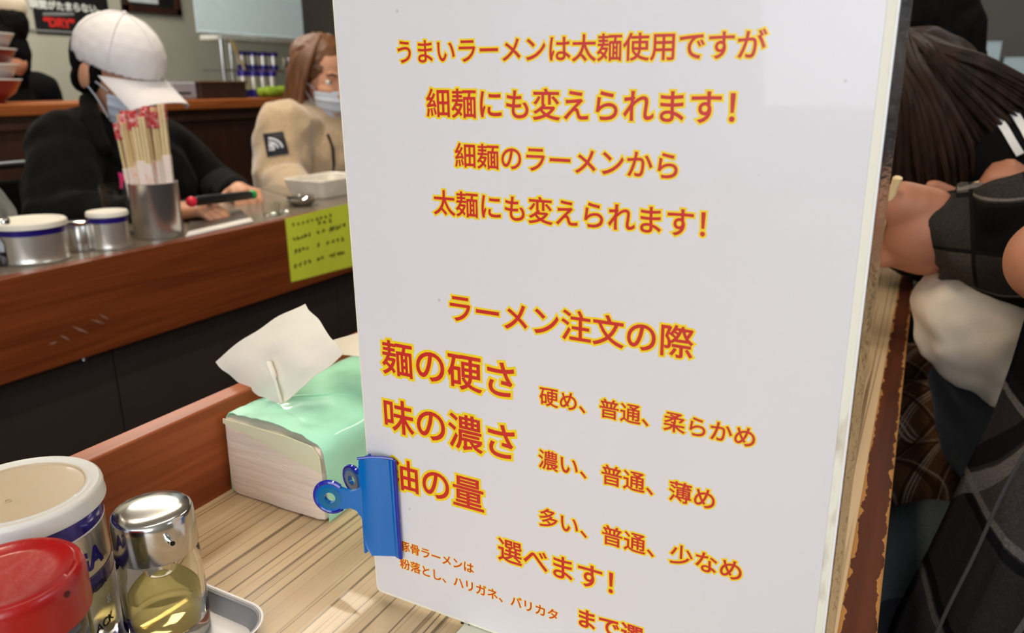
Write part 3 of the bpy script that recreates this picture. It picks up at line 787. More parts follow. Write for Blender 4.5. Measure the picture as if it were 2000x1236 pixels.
# ------------------------------------------------------------------ red lidded jar
JX, JY, JR, JT = -0.277, 0.128, 0.0254, -0.172
jar = thing('spice_jar', (JX, JY, TB), 'dark glass spice jar with a shiny red plastic lid at the lower left', 'jar')
T = Matrix.Translation((JX, JY, 0))
redp = mat('red_plastic', (156, 8, 10), 0.28, var=0.10, scale=30, coat=0.25, bump=0.12, bscale=220)
g_ = JR * 0.93
bm_obj('jar_body', lathe_bm([(0, TB), (g_ * .94, TB), (g_, TB + .003), (g_, JT - .026), (g_ * .97, JT - .021), (g_ * .90, JT - .018), (g_ * .9, JT - .006), (0, JT - .006)], 64, M=T), mat('dark_jar_glass', (34, 28, 24), 0.06, var=0.2, coat=0.6), jar)
jl = bm_obj('lid', lathe_bm([(0, JT - .0022), (JR * .60, JT - .0022), (JR * .74, JT - .0020), (JR * .80, JT - .0008), (JR * .85, JT - .0003), (JR * .88, JT - .0011), (JR * .93, JT - .0008), (JR * .97, JT - .0018), (JR * .99, JT - .0035), (JR * 1.0, JT - .006), (JR * 1.0, JT - .0195), (JR * .955, JT - .0200), (JR * .955, JT - .006), (0, JT - .005)], 96, M=T), redp, jar)
jl['label'] = 'shiny red plastic lid'
d = ray(131, 1160); a_ = d.x ** 2 + d.y ** 2; b_ = -2 * (d.x * JX + d.y * JY); c_ = JX ** 2 + JY ** 2 - JR ** 2
t_ = (-b_ - math.sqrt(max(b_ * b_ - 4 * a_ * c_, 0))) / (2 * a_); P = d * t_; nr = Vector((P.x - JX, P.y - JY, 0)).normalized()
bm_obj('pour_hole', tube_bm([P - nr * .001, P + nr * .00025], 0.00125, 16), mat('hole_red', (70, 4, 6), 0.6), jl)
bm_obj('paper_label', lathe_bm([(g_ * 1.004, TB + .015), (g_ * 1.008, TB + .0152), (g_ * 1.008, JT - .034), (g_ * 1.004, JT - .0338)], 48, M=T), mat('jar_label', (60, 56, 40), 0.5, col2=(160, 150, 96), scale=160), jar)

# ================================================================== things on the far counter
def small_can(px_, py_, r, h, lidh, label, squat=False):
    P = aZ(px_, py_, TZ); P.x = min(P.x, -1.132 - r)
    P = P * 1.0
    # keep the line of sight but stand the can just behind the edge
    q = ray(px_, py_); P = Vector((-1.130 - r, q.y / q.x * (-1.130 - r), TZ))
    c = thing('coffee_can', P, label, 'can')
    M_ = Matrix.Translation(P); cr_ = r * .93
    o = bm_obj('can_body', lathe_bm([(0, 0.0002), (cr_, .0002), (cr_ * 1.02, .003), (cr_, .005), (cr_, .012), (cr_, h * .25), (cr_, h - lidh - .010), (cr_, h - lidh - .001), (0, h - lidh - .001)], 48, M=M_), tinmetal, c, extra=(cobalt,))
    for p in o.data.polygons:
        z = p.center.z - P.z
        if z > h - lidh - .010: p.material_index = 1
    bm_obj('lid', lathe_bm([(0, h - .002), (r * .8, h - .002), (r * .85, h), (r * .96, h), (r, h - .002), (r * 1.01, h - lidh), (r * .95, h - lidh - .0012), (r * .9, h - lidh), (0, h - lidh)], 48, M=M_), mat('cream_lid_plastic', (232, 224, 208), 0.4, var=0.02), c)
    return P
P1 = small_can(72, 512, 0.0500, 0.062, 0.009, 'squat coffee can with cream lid and cobalt band, leftmost on the far counter')
P2 = small_can(220, 488, 0.0315, 0.060, 0.007, 'narrow silver coffee can with cream lid between the squat can and the chopsticks')
# spice tin between them
q = ray(160, 488); P = Vector((-1.19, q.y / q.x * -1.19, TZ))
st_ = thing('steel_spice_tin', P, 'small plain steel tin between the two cream lidded cans', 'tin')
bm_obj('tin_body', lathe_bm([(0, 0.0002), (.021, .0002), (.0215, .003), (.0215, .040), (.0205, .0415), (0, .0415)], 36, M=Matrix.Translation(P)), steel, st_)
bm_obj('lid', lathe_bm([(0, .0475), (.0190, .0475), (.0215, .046), (.0218, .0415), (0, .0412)], 36, M=Matrix.Translation(P)), chrome, st_)
q = ray(8, 470); P = Vector((-1.19, q.y / q.x * -1.19, TZ))
st_ = thing('sauce_bottle', P, 'dark sauce bottle left of the squat can at the picture edge', 'bottle')
bm_obj('bottle_body', lathe_bm([(0, .0002), (.020, .0002), (.021, .004), (.021, .035), (.012, .048), (.011, .055), (0, .055)], 32, M=Matrix.Translation(P)), MATS['dark_jar_glass'], st_)
bm_obj('cap', lathe_bm([(0, .068), (.011, .068), (.0125, .066), (.0125, .054), (0, .054)], 32, M=Matrix.Translation(P)), chrome, st_)

# pale scuffs on the apron
for a_, b_ in (((96, 672), (112, 668)), ((118, 655), (136, 664)), ((142, 638), (172, 650)), ((178, 624), (204, 632)), ((194, 614), (212, 624))):
    p, q = aX(*a_, -1.0995), aX(*b_, -1.0995)
    o = bm_obj('scuff_mark', tube_bm([p, (p + q) / 2, q], [.0005, .0018, .0005], 6, flat=(Vector((1, 0, 0)), .2)), mat('scuff_pale', (150, 110, 90), .7), fc)
# chopstick holder
q = ray(313, 470); HP = Vector((-1.178, q.y / q.x * -1.178, TZ)); HR, HH = 0.0405, 0.094
hd = thing('chopstick_holder', HP, 'round stainless steel holder packed with paper wrapped chopsticks', 'holder')
bm_obj('cup', lathe_bm([(0, .0003), (HR * .98, .0003), (HR, .002), (HR, HH - .001), (HR * 1.015, HH), (HR * .985, HH + .0005), (HR * .97, HH - .002), (HR * .97, .003), (0, .003)], 64, M=Matrix.Translation(HP)), steel, hd)
bamb = mat('bamboo', (226, 200, 150), 0.6, var=0.08, scale=40, stretch=(6, 6, 1))
sleeve = mat('chopstick_paper', (240, 222, 208), 0.75, var=0.0, scale=90, col2=(236, 170, 150))
sleeve.node_tree.nodes['Color Ramp'].color_ramp.elements[0].position = 0.55
sleeve.node_tree.nodes['Color Ramp'].color_ramp.elements[1].position = 0.78
redprint = mat('red_sleeve_print', (196, 40, 44), 0.7, var=0.0, scale=140, col2=(240, 200, 190))
redprint.node_tree.nodes['Color Ramp'].color_ramp.elements[0].position = 0.45
def chopstick_pair(ax, ay, tx, ty, length, spin, full, label=None):
    base = HP + Vector((ax, ay, .004)); d = Vector((tx, ty, 1)).normalized()
    root = thing('chopsticks', base, 'pair of disposable chopsticks standing in the steel holder', 'chopsticks', 'chopsticks in the steel holder')
    u = Matrix.Rotation(spin, 3, 'Z') @ Vector((1, 0, 0)); u = (u - d * u.dot(d)).normalized(); v = d.cross(u)
    def bar(name, off, w, t, z0, z1, m):
        bm = bmesh.new(); vs = []
        for z in (z0, z1):
            for a, b in ((-1, -1), (1, -1), (1, 1), (-1, 1)): vs.append(bm.verts.new(base + u * (off + a * w) + v * (b * t) + d * z))
        for f in ((3, 2, 1, 0), (4, 5, 6, 7), (0, 1, 5, 4), (1, 2, 6, 5), (2, 3, 7, 6), (3, 0, 4, 7)): bm.faces.new([vs[i] for i in f])
        return bm_obj(name, bm, m, root, False, 0.0004)
    bar('stick', -.0028, .0024, .0022, 0, length, bamb); bar('stick', .0028, .0024, .0022, 0, length, bamb)
    bar('paper_sleeve', 0, .0062, .0031, 0, length * .62, sleeve)
    if full: bar('printed_end', 0, .0064, .0033, length - .024, length + .003, redprint)
k = 0
for i in range(44):
    rr_ = HR * .82 * math.sqrt((i + .5) / 44); an = i * 2.39996
    ax, ay = rr_ * math.cos(an), rr_ * math.sin(an)
    lean = -0.02
    chopstick_pair(ax * .95, ay * .95, ax * 1.3 + CR.x * lean, ay * 1.3 + CR.y * lean, random.uniform(.188, .214) + 0.25 * (Vector((ax, ay, 0)).dot(CR)), random.uniform(0, 3.1), i % 3 != 0)

# clear box and other things beside the holder
q = ray(240, 450); P = Vector((-1.24, q.y / q.x * -1.24, TZ))
gb = thing('water_glass', P, 'clear plastic tumbler just left of the chopstick holder', 'glass')
bm_obj('glass_body', lathe_bm([(0, .0002), (.026, .0002), (.030, .088), (.0286, .088), (.0248, .004), (0, .004)], 40, M=Matrix.Translation(P)), glass, gb)
q = ray(65, 441); P = Vector((-1.30, q.y / q.x * -1.30, q.z / q.x * -1.30))
rb = thing('red_napkin_case', (P.x, P.y, TZ), 'low red case behind the squat coffee can', 'case')
bm_obj('case_body', box_bm((P.x - .03, P.y - .045, TZ), (P.x + .03, P.y + .045, P.z - .002)), mat('red_case', (160, 40, 34), 0.4), rb, False, 0.004)
bm_obj('case_lid', box_bm((P.x - .031, P.y - .046, P.z - .002), (P.x + .031, P.y + .046, P.z + .006)), MATS['red_case'], rb, False, 0.003)
# low tray and paper near the man
def flat_quad(name, pix, z, th, m, parent=None):
    pts = [aZ(x, y, z) for x, y in pix]
    bm = bmesh.new(); a = [bm.verts.new((p.x, p.y, z - th)) for p in pts]; b = [bm.verts.new((p.x, p.y, z)) for p in pts]
    bm.faces.new(a); bm.faces.new(b[::-1]); k = len(a)
    for i in range(k): bm.faces.new((a[i], b[i], b[(i + 1) % k], a[(i + 1) % k]))
    return bm_obj(name, bm, m, parent, False, min(th * .4, .002))
pl = thing('menu_folder', aZ(430, 445, TZ), 'dark grey menu folder with white edge lying before the man in the cap', 'folder')
flat_quad('cover', [(368, 452), (490, 426), (470, 408), (370, 428)], TZ + .004, .004, mat('folder_grey', (70, 60, 52), 0.4), pl)
flat_quad('white_edge', [(362, 460), (495, 430), (489, 424), (366, 452)], TZ + .005, .005, mat('folder_edge_white', (226, 220, 212), 0.5), pl)
# glasses and white tray near the woman
for k, (gx, gy, lab) in enumerate(((530, 418, 'small clear water glass in front of the woman, nearer the man'), (555, 412, 'small clear water glass in front of the woman, nearer the yellow notice'))):
    P = aZ(gx, gy, TZ); P = ray(gx, gy) * (-1.16 / ray(gx, gy).x); P.z = TZ
    gb = thing('water_glass', P, lab, 'glass')
    bm_obj('glass_body', lathe_bm([(0, .0002), (.016, .0002), (.018, .024), (.0168, .024), (.0150, .003), (0, .003)], 32, M=Matrix.Translation(P)), glass, gb)
P = ray(590, 402); P = P * (-1.2 / P.x); P.z = TZ
gb = thing('steel_dish', P, 'shallow shiny steel dish beside the white tray', 'dish')
bm_obj('bowl', lathe_bm([(0, .0002), (.02, .0002), (.034, .012), (.036, .016), (.0345, .0165), (.031, .011), (.018, .003), (0, .003)], 40, M=Matrix.Translation(P)), chrome, gb)
bm_obj('spoon', tube_bm(spline([P + Vector((0, 0, .012)), P + Vector((-.02, -.05, .03)), P + Vector((-.03, -.085, .045))], 6), [.006] + [.002] * 12, 8, flat=(UP, .4)), chrome, gb)
P = ray(640, 388); P = P * (-1.27 / P.x); P.z = TZ
wt = thing('white_serving_box', P, 'white open plastic box on the far counter in front of the woman', 'box')
bm = bmesh.new(); lv = [(.0, .0), (-.012, .040), (-.010, .042), (-.007, .040), (.004, .004)]
rg = [[bm.verts.new(P + p) for p in rrect(-.05 + i, .05 - i, -.075 + i, .075 - i, .014, z + .0003)] for i, z in lv]
for a, b in zip(rg[:-1], rg[1:]):
    for i in range(len(a)): bm.faces.new((a[i], a[(i + 1) % len(a)], b[(i + 1) % len(a)], b[i]))
bm.faces.new(rg[-1]); bm.faces.new(rg[0][::-1])
bm_obj('box_body', bm, mat('white_box_plastic', (226, 218, 204), 0.4), wt)

#PART2
# ================================================================== people
def P3(B, o, v): return Vector(o) + B @ Vector(v)
def head_prims(o, B, s=1.0):
    E_ = lambda c, r: ('e', P3(B, o, Vector(c) * s), tuple(x * s for x in r), B)
    C_ = lambda a, ra, b, rb: ('c', P3(B, o, Vector(a) * s), ra * s, P3(B, o, Vector(b) * s), rb * s)
    return [E_((-.012, 0, .035), (.094, .074, .080)), E_((.030, 0, -.015), (.060, .062, .080)),
            E_((.042, 0, -.070), (.040, .044, .036)), C_((.070, 0, -.088), .016, (.062, 0, -.080), .020),
            C_((.086, 0, .008), .008, (.104, 0, -.028), .012), C_((.098, .010, -.034), .0075, (.098, -.010, -.034), .0075),
            C_((.076, .030, .020), .010, (.080, -.030, .020), .010), C_((.080, .030, -.022), .012, (.060, .046, -.022), .014),
            C_((.080, -.030, -.022), .012, (.060, -.046, -.022), .014), C_((.086, .014, -.058), .008, (.086, -.014, -.058), .008),
            E_((-.006, .078, -.008), (.018, .008, .030)), E_((-.006, -.078, -.008), (.018, .008, .030)),
            C_((.006, 0, -.060), .046, (-.020, 0, -.130), .050)]
def face_details(o, B, root, s=1.0, hairm=blackhair, mask=True):
    for sy in (1, -1):
        c = P3(B, o, Vector((.0705, .031 * sy, .003)) * s)
        bm = bmesh.new(); bmesh.ops.create_icosphere(bm, subdivisions=3, radius=.0108 * s, matrix=Matrix.Translation(c)); e = bm_obj('eye', bm, eyew, root)
        ci = c + B @ Vector((.0066, 0, 0)) * s
        bm = bmesh.new(); bmesh.ops.create_icosphere(bm, subdivisions=2, radius=.0054 * s, matrix=Matrix.Translation(ci)); bm_obj('iris', bm, eyeb, e)
        bm_obj('eyebrow', tube_bm([P3(B, o, Vector(v) * s) for v in ((.090, .016 * sy, .024), (.088, .032 * sy, .029), (.078, .046 * sy, .024))], [.003 * s, .004 * s, .002 * s], 8), hairm, root)
    bm_obj('mouth', tube_bm([P3(B, o, Vector(v) * s) for v in ((.090, .018, -.058), (.0955, .0, -.057), (.090, -.018, -.058))], [.002 * s, .005 * s, .002 * s], 8), lipm, root)
    if mask:
        bm = bmesh.new(); g = []
        for j in range(13):
            v = j / 12; row = []
            for i in range(19):
                u = (i / 18 - .5) * 2
                z = (-.018 - .090 * v) + .010 * abs(u) * (1 - v) * -1 + .014 * abs(u) * v
                rad = .112 - .028 * abs(v - .35) ** 1.2 - .016 * (1 - abs(u)) * (v > .8) + .002 * math.sin(v * 22)
                an = u * 1.02
                row.append(bm.verts.new(P3(B, o, Vector((-.006 + rad * math.cos(an) , rad * (.74 - .16 * v) * math.sin(an), z)) * s)))
            g.append(row)
        for a, b in zip(g[:-1], g[1:]):
            for i in range(18): bm.faces.new((a[i], a[i + 1], b[i + 1], b[i]))
        solid(bm, .0016 * s)
        mk = bm_obj('face_mask', bm, maskm, root)
        for sy in (1, -1):
            for z in (-.022, -.080):
                bm_obj('ear_loop', tube_bm(spline([P3(B, o, Vector(v) * s) for v in ((.052, (.066 + .12 * (z + .022)) * sy, z), (.026, (.072 + .06 * (z + .022)) * sy, z * .6), (-.004, .083 * sy, z * .22))], 6), .0014 * s, 6), maskm, mk)
def hand_prims(wrist, B, s=1.0, curl=(.5, .6, .7, .8), side=1, thumb=0.5, spread=.1):
    """B: forward (towards the fingers), left = thumb side * side, up = back of the hand. Returns limbs incl. five fingers"""
    q = lambda v: P3(B, wrist, Vector((v[0], v[1] * side, v[2])) * s)
    out = [('c', q((-.02, 0, 0)), .026 * s, q((.020, .0, 0)), .024 * s),
           ('c', q((.022, .020, 0)), .016 * s, q((.078, .028, 0)), .0125 * s), ('c', q((.022, .0, 0)), .017 * s, q((.082, .004, .002)), .0125 * s),
           ('c', q((.022, -.018, 0)), .016 * s, q((.076, -.026, 0)), .0115 * s), ('c', q((.078, .028, 0)), .0125 * s, q((.076, -.026, 0)), .0115 * s)]
    for k, (y, L_, r) in enumerate(((.029, .072, .0092), (.010, .080, .0095), (-.010, .074, .009), (-.028, .058, .008))):
        p = Vector((.080 - abs(y) * .1, y, 0)); a = 0.0; c = curl[k]
        fr = (.46, .30, .24)
        for j in range(3):
            a += c * (1.0 if j else .9)
            d = Vector((math.cos(a), (y * spread * 8) * (1 if j == 0 else .4), -math.sin(a))).normalized()
            n_ = p + d * L_ * fr[j]
            out.append(('c', q(p), r * s * (1 - .09 * j), q(n_), r * s * (1 - .09 * (j + 1)))); p = n_
    p = Vector((.012, .024, -.006)); d1 = Vector((.62, .62, -.45 * thumb - .1)).normalized(); p1 = p + d1 * .040
    d2 = Vector((.85, .10, -.8 * thumb)).normalized(); p2 = p1 + d2 * .032; p3 = p2 + Vector((.85, -.25, -.7 * thumb)).normalized() * .026
    out += [('c', q(p), .017 * s, q(p1), .0125 * s), ('c', q(p1), .0120 * s, q(p2), .0105 * s), ('c', q(p2), .0105 * s, q(p3), .0088 * s)]
    return out
def stool(name, x, y, label, m, top):
    o = thing(name, (x, y, FLOOR), label, 'stool')
    T_ = Matrix.Translation((x, y, FLOOR))
    h = top - FLOOR
    bm_obj('seat', lathe_bm([(0, h - .055), (.12, h - .055), (.145, h - .045), (.15, h - .025), (.142, h - .006), (.11, h), (0, h)], 40, M=T_), m, o)
    bm_obj('pole', lathe_bm([(.022, h - .05), (.022, .02), (.03, .015)], 24, M=T_), steel, o)
    bm_obj('base', lathe_bm([(0, .0), (.16, .0), (.16, .008), (.04, .022), (0, .022)], 40, M=T_), steel, o)

# ------------------------------------------------------------------ man in the white cap
SEAT = -0.56
mh = aX(232, 142, -1.60)                       # head centre
fdir = (-CF * 0.42 + CR * 0.90).normalized(); fdir.z = -0.38
BH = basis(fdir)
man = thing('person', (-1.66, mh.y, FLOOR), 'person in white cap, face mask and black jacket at the far counter', 'person')
chest = Vector((mh.x - .05, mh.y - .005, -.22))
shR = aX(130, 294, -1.62); shL = aX(322, 292, -1.66)
hL = aX(478, 376, -1.36); hR = aX(374, 410, -1.26)
elL = aX(425, 372, -1.62); elR = aX(120, 440, -1.50)
neck = P3(BH, mh, (-.045, 0, -.135))
body = head_prims(mh, BH) + [('c', neck, .05, chest + Vector((0, 0, .05)), .07), ('e', chest, (.10, .15, .13), None), ('c', chest, .12, Vector((chest.x - .02, chest.y, SEAT + .09)), .13),
    ('c', Vector((chest.x - .02, chest.y - .08, SEAT + .07)), .08, Vector((chest.x + .28, chest.y - .1, SEAT + .06)), .06), ('c', Vector((chest.x - .02, chest.y + .08, SEAT + .07)), .08, Vector((chest.x + .28, chest.y + .1, SEAT + .06)), .06),
    ('c', Vector((chest.x + .28, chest.y - .1, SEAT + .06)), .06, Vector((chest.x + .22, chest.y - .1, FLOOR + .07)), .04), ('c', Vector((chest.x + .28, chest.y + .1, SEAT + .06)), .06, Vector((chest.x + .22, chest.y + .1, FLOOR + .07)), .04),
    ('c', chest + Vector((0, 0, .06)), .07, shR, .05), ('c', chest + Vector((0, 0, .06)), .07, shL, .05), ('c', shR, .05, elR, .04), ('c', shL, .05, elL, .04)]
dL = (hL - elL).normalized(); dR = (hR - elR).normalized()
BL = basis(dL, (0.2, 0, 1)); BR = basis(dR, (0.2, 0, 1))
wL = hL - dL * .055; wR = hR - dR * .05
body += [('c', elL, .038, wL, .025), ('c', elR, .038, wR, .025)]
body += hand_prims(wL, BL, .95, (.55, .6, .65, .7), -1, .6) + hand_prims(wR, BR, .95, (.6, .6, .65, .7), 1, .6)
pantsm = mat('dark_trousers', (34, 36, 44), 0.9, var=0.1)
blob('body', body, .0042, skin, man, 4, extra=(pantsm,), paint=lambda c: 1 if c.z < -.42 else 0)
face_details(mh, BH, man)
blob('hair', [('e', P3(BH, mh, (-.030, 0, .020)), (.086, .0775, .085), BH), ('c', P3(BH, mh, (.012, .068, .010)), .014, P3(BH, mh, (.014, .068, -.026)), .008), ('c', P3(BH, mh, (.012, -.068, .010)), .014, P3(BH, mh, (.014, -.068, -.026)), .008), ('e', P3(BH, mh, (-.060, 0, -.035)), (.042, .062, .045), BH)], .004, blackhair, man, 3, .002, 60)
# jacket; the shirt shows between its open fronts
FRT = Vector((-chest.x, -chest.y, 0)).normalized(); LAT = UP.cross(FRT)
jk = blob('jacket', [('c', chest + Vector((-.01, 0, .045)), .115, Vector((chest.x - .02, chest.y, SEAT + .13)), .155), ('e', chest + Vector((0, 0, -.01)), (.125, .19, .15), None),
    ('c', chest + Vector((-.02, 0, .08)), .088, shR, .078), ('c', chest + Vector((-.02, 0, .08)), .088, shL, .070), ('c', shR, .074, elR, .066), ('c', shL, .072, elL, .055),
    ('c', elR, .070, wR - dR * .035, .040), ('c', elL, .055, wL - dL * .03, .036)], .005, blackcloth, man, 5, .010, 11, extra=(navy,),
    paint=lambda c: 1 if (abs((c - chest).dot(LAT) - .052) < .040 + .05 * (c.z - chest.z) and (c - chest).dot(FRT) > .05 and chest.z - .16 < c.z) else 0)
bpy.context.view_layer.update()
def on_mesh(o, x, y, lift=.0):
    d_ = ray(x, y).normalized(); ok, loc, n_, i_ = o.ray_cast(Vector((0, 0, 0)), d_)
    return loc - d_ * lift if ok else None
for ln in (((172, 212), (186, 250), (206, 286), (232, 318), (252, 352), (262, 395)), ((300, 235), (306, 280), (312, 330), (316, 380))):
    q_ = [on_mesh(jk, x, y, .001) for x, y in ln]; q_ = [v for v in q_ if v]
    if len(q_) > 2: bm_obj('lapel', tube_bm(spline(q_, 6), .0085, 10), blackcloth, man)
blob('stand_collar', [('c', aX(172, 196, -1.63), .016, aX(176, 236, -1.575), .022), ('c', aX(176, 236, -1.575), .022, aX(200, 286, -1.53), .016), ('c', aX(172, 196, -1.63), .016, aX(200, 205, -1.70), .020), ('c', aX(200, 205, -1.70), .020, aX(280, 215, -1.66), .020), ('c', aX(280, 215, -1.66), .020, aX(304, 250, -1.58), .018)], .004, blackcloth, man, 3, .002, 30)
shirt = jk
# cap : dome, visor, button, seams
cap = blob('cap', [('e', P3(BH, mh, (-.003, 0, .038)), (.108, .085, .090), BH)], .004, whitecap, man, 2)
me = cap.data; bm = bmesh.new(); bm.from_mesh(me)
Bi = BH.inverted(); kill = [v for v in bm.verts if (Bi @ (v.co - mh)).z < 0.018 + 0.10 * min(0, (Bi @ (v.co - mh)).x)]
bmesh.ops.delete(bm, geom=kill, context='VERTS'); solid(bm, .0018); bm.to_mesh(me); bm.free()
for p in me.polygons: p.use_smooth = True
bm = bmesh.new(); g = []
for j in range(9):
    row = []
    for i in range(21):
        u = (i / 20 - .5) * 2; f = j / 8
        an = u * 1.25
        x0, y0 = .094 * math.cos(an) + .004, .084 * math.sin(an)
        x1, y1 = .088 + .080 * math.cos(an * .9) ** .7, .080 * math.sin(an)
        row.append(bm.verts.new(P3(BH, mh, (x0 + (x1 - x0) * f, y0 + (y1 - y0) * f, .018 - .030 * u * u * (.4 + .6 * f) - .020 * f))))
    g.append(row)
for a, b in zip(g[:-1], g[1:]):
    for i in range(20): bm.faces.new((a[i], a[i + 1], b[i + 1], b[i]))
solid(bm, .0025)
bm_obj('visor', bm, whitecap, cap)
bm = bmesh.new(); bmesh.ops.create_icosphere(bm, subdivisions=2, radius=.006, matrix=Matrix.Translation(P3(BH, mh, (-.003, 0, .128)))); bm_obj('button', bm, whitecap, cap)
for az in range(0, 360, 60):
    pts = [P3(BH, mh, (-.003 + .1085 * math.cos(R(az)) * math.cos(R(e)), .0855 * math.sin(R(az)) * math.cos(R(e)), .038 + .0905 * math.sin(R(e)))) for e in range(-8, 90, 8)]
    bm_obj('seam', tube_bm(pts, .0009, 6), whitecap, cap)
# pink letter on the shirt
q0 = aX(232, 372, -1.48); lb = ray(232, 372)
best = None
bpy.context.view_layer.update()
def hit(o, x, y):
    dgt = ray(x, y).normalized(); ok, loc, nr_, _ = o.ray_cast(o.matrix_world.inverted() @ Vector((0, 0, 0)), o.matrix_world.to_3x3().inverted() @ dgt)
    return (o.matrix_world @ loc, nr_) if ok else (None, None)
def decal_text(name, body, o, pix, hpx, m, parent, bold=.05, lift=.002):
    def place(x, y, h, bb):
        s = hpx / (bb[3] - bb[2]); X = pix[0] + (x - bb[0]) * s; Y = pix[1] - (y - bb[2]) * s
        L_, _ = hit(o, X, Y)
        if L_ is None: L_ = ray(X, Y).normalized() * 2.0
        return L_ - ray(X, Y).normalized() * (lift + h)
    vs = two_tone_text(name, body, place, (m,), parent, bold, 0)
    return vs
sp = aX(236, 352, -1.50)
# letter laid on a flat print plane in front of the chest
nrm = -CF * .7 + CR * .3; nrm.normalize(); tx = UP.cross(nrm).normalized()
hp, _ = hit(shirt, 240, 352)
if hp is None: hp = sp
def place(x, y, h, bb):
    s = .034 / (bb[3] - bb[2]); return hp + nrm * (.004 + h) + tx * ((x - bb[0]) * s - .008) + UP * ((y - bb[2]) * s - .017)
two_tone_text('printed_letter', 'N', place, (mat('pink_print', (226, 40, 110), 0.6),), man, .06, 0)['label'] = 'bright pink letter N on the shirt'
# gadget between the hands
ga, gb_ = aX(374, 394, -1.20), aX(493, 380, -1.27)
gad = thing('handheld_gadget', (ga + gb_) / 2, 'slim dark handheld gadget with red and green ends held above the far counter', 'gadget')
gd = (gb_ - ga).normalized()
bm_obj('bar', tube_bm([ga + gd * .008, ga + gd * .02, gb_ - gd * .02, gb_ - gd * .008], [.007, .0095, .0095, .007], 12), mat('gadget_black', (24, 24, 26), 0.35), gad)
for c, nme, col in ((ga, 'red_end', (230, 30, 60)), (gb_, 'green_end', (20, 170, 80))):
    bm = bmesh.new(); bmesh.ops.create_icosphere(bm, subdivisions=3, radius=.0100, matrix=Matrix.Translation(c)); bm_obj(nme, bm, mat(nme, col, 0.4, var=.03), gad)

stool('counter_stool', man.location.x - .02, man.location.y, 'round black stool under the man in the white cap', MATS['black_cloth'], SEAT - .05)

# ------------------------------------------------------------------ woman in the beige coat
wh = aX(632, 152, -1.60)
fd = (-CF * 0.66 + CR * 0.72).normalized(); fd.z = -0.22
BW = basis(fd)
wom = thing('person', (-1.64, wh.y, FLOOR), 'person with brown hair and white mask in a beige fleece coat beyond the yellow notice', 'person')
wc = Vector((wh.x - .04, wh.y + .01, -.22))
s1 = aX(556, 250, -1.62); s2 = aX(735, 240, -1.64); e1 = aX(552, 358, -1.58); e2 = aX(760, 370, -1.60)
h1 = aX(615, 395, -1.36); h2 = aX(690, 395, -1.36)
body = head_prims(wh, BW, .95) + [('c', P3(BW, wh, (-.04, 0, -.12)), .045, wc + Vector((0, 0, .05)), .06), ('c', wc, .10, Vector((wc.x, wc.y, SEAT + .09)), .12),
   ('c', wc + Vector((0, 0, .06)), .06, s1, .045), ('c', wc + Vector((0, 0, .06)), .06, s2, .045), ('c', s1, .045, e1, .038), ('c', s2, .045, e2, .038),
   ('c', Vector((wc.x, wc.y - .08, SEAT + .07)), .08, Vector((wc.x + .28, wc.y - .08, SEAT + .06)), .055), ('c', Vector((wc.x, wc.y + .08, SEAT + .07)), .08, Vector((wc.x + .28, wc.y + .08, SEAT + .06)), .055),
   ('c', Vector((wc.x + .28, wc.y - .08, SEAT + .06)), .055, Vector((wc.x + .22, wc.y - .08, FLOOR + .07)), .038), ('c', Vector((wc.x + .28, wc.y + .08, SEAT + .06)), .055, Vector((wc.x + .22, wc.y + .08, FLOOR + .07)), .038)]
for e_, h_, sd in ((e1, h1, 1), (e2, h2, -1)):
    d_ = (h_ - e_).normalized(); w_ = h_ - d_ * .05
    body += [('c', e_, .035, w_, .022)] + hand_prims(w_, basis(d_, (0, 0, 1)), .85, (.3, .35, .4, .45), sd, .4)
blob('body', body, .0045, skin, wom, 4, extra=(pantsm,), paint=lambda c: 1 if c.z < -.44 else 0)
face_details(wh, BW, wom, .95, mat('brown_brow', (90, 56, 34), .7))
beige = mat('beige_fleece', (190, 164, 130), 1.0, var=0.1, scale=120, sheen=0.5, bump=0.9, bscale=260)
coat = blob('coat', [('c', wc + Vector((0, 0, .03)), .12, Vector((wc.x, wc.y, SEAT + .12)), .16), ('e', wc, (.13, .19, .15), None), ('c', wc + Vector((0, 0, .09)), .085, s1, .075), ('c', wc + Vector((0, 0, .09)), .085, s2, .075),
   ('c', s1, .080, e1, .075), ('c', s2, .080, e2, .075), ('c', e1, .075, h1 - (h1 - e1).normalized() * .08, .048), ('c', e2, .075, h2 - (h2 - e2).normalized() * .08, .048)], .006, beige, wom, 5, .010, 13)
cl_ = []
for t in range(15):
    an = R(-120 + 240 * t / 14) + R(150)
    cl_.append(P3(BW, wh, (-.05, 0, -.150)) + Vector((.02, 0, 0)) + Vector((math.cos(an) * .085, math.sin(an) * .09, .02)))
bm_obj('collar', tube_bm(cl_, [.012] + [.030] * 13 + [.012], 12), mat('pale_hood_lining', (214, 200, 182), .95, sheen=.3), wom)
zp = [hit(coat, x, y)[0] for x, y in ((640, 262), (650, 290), (652, 320), (648, 350))]
if all(zp): bm_obj('zip', tube_bm([z - ray(650, 300).normalized() * .003 for z in zp], .004, 8), MATS['black_cloth'], wom)
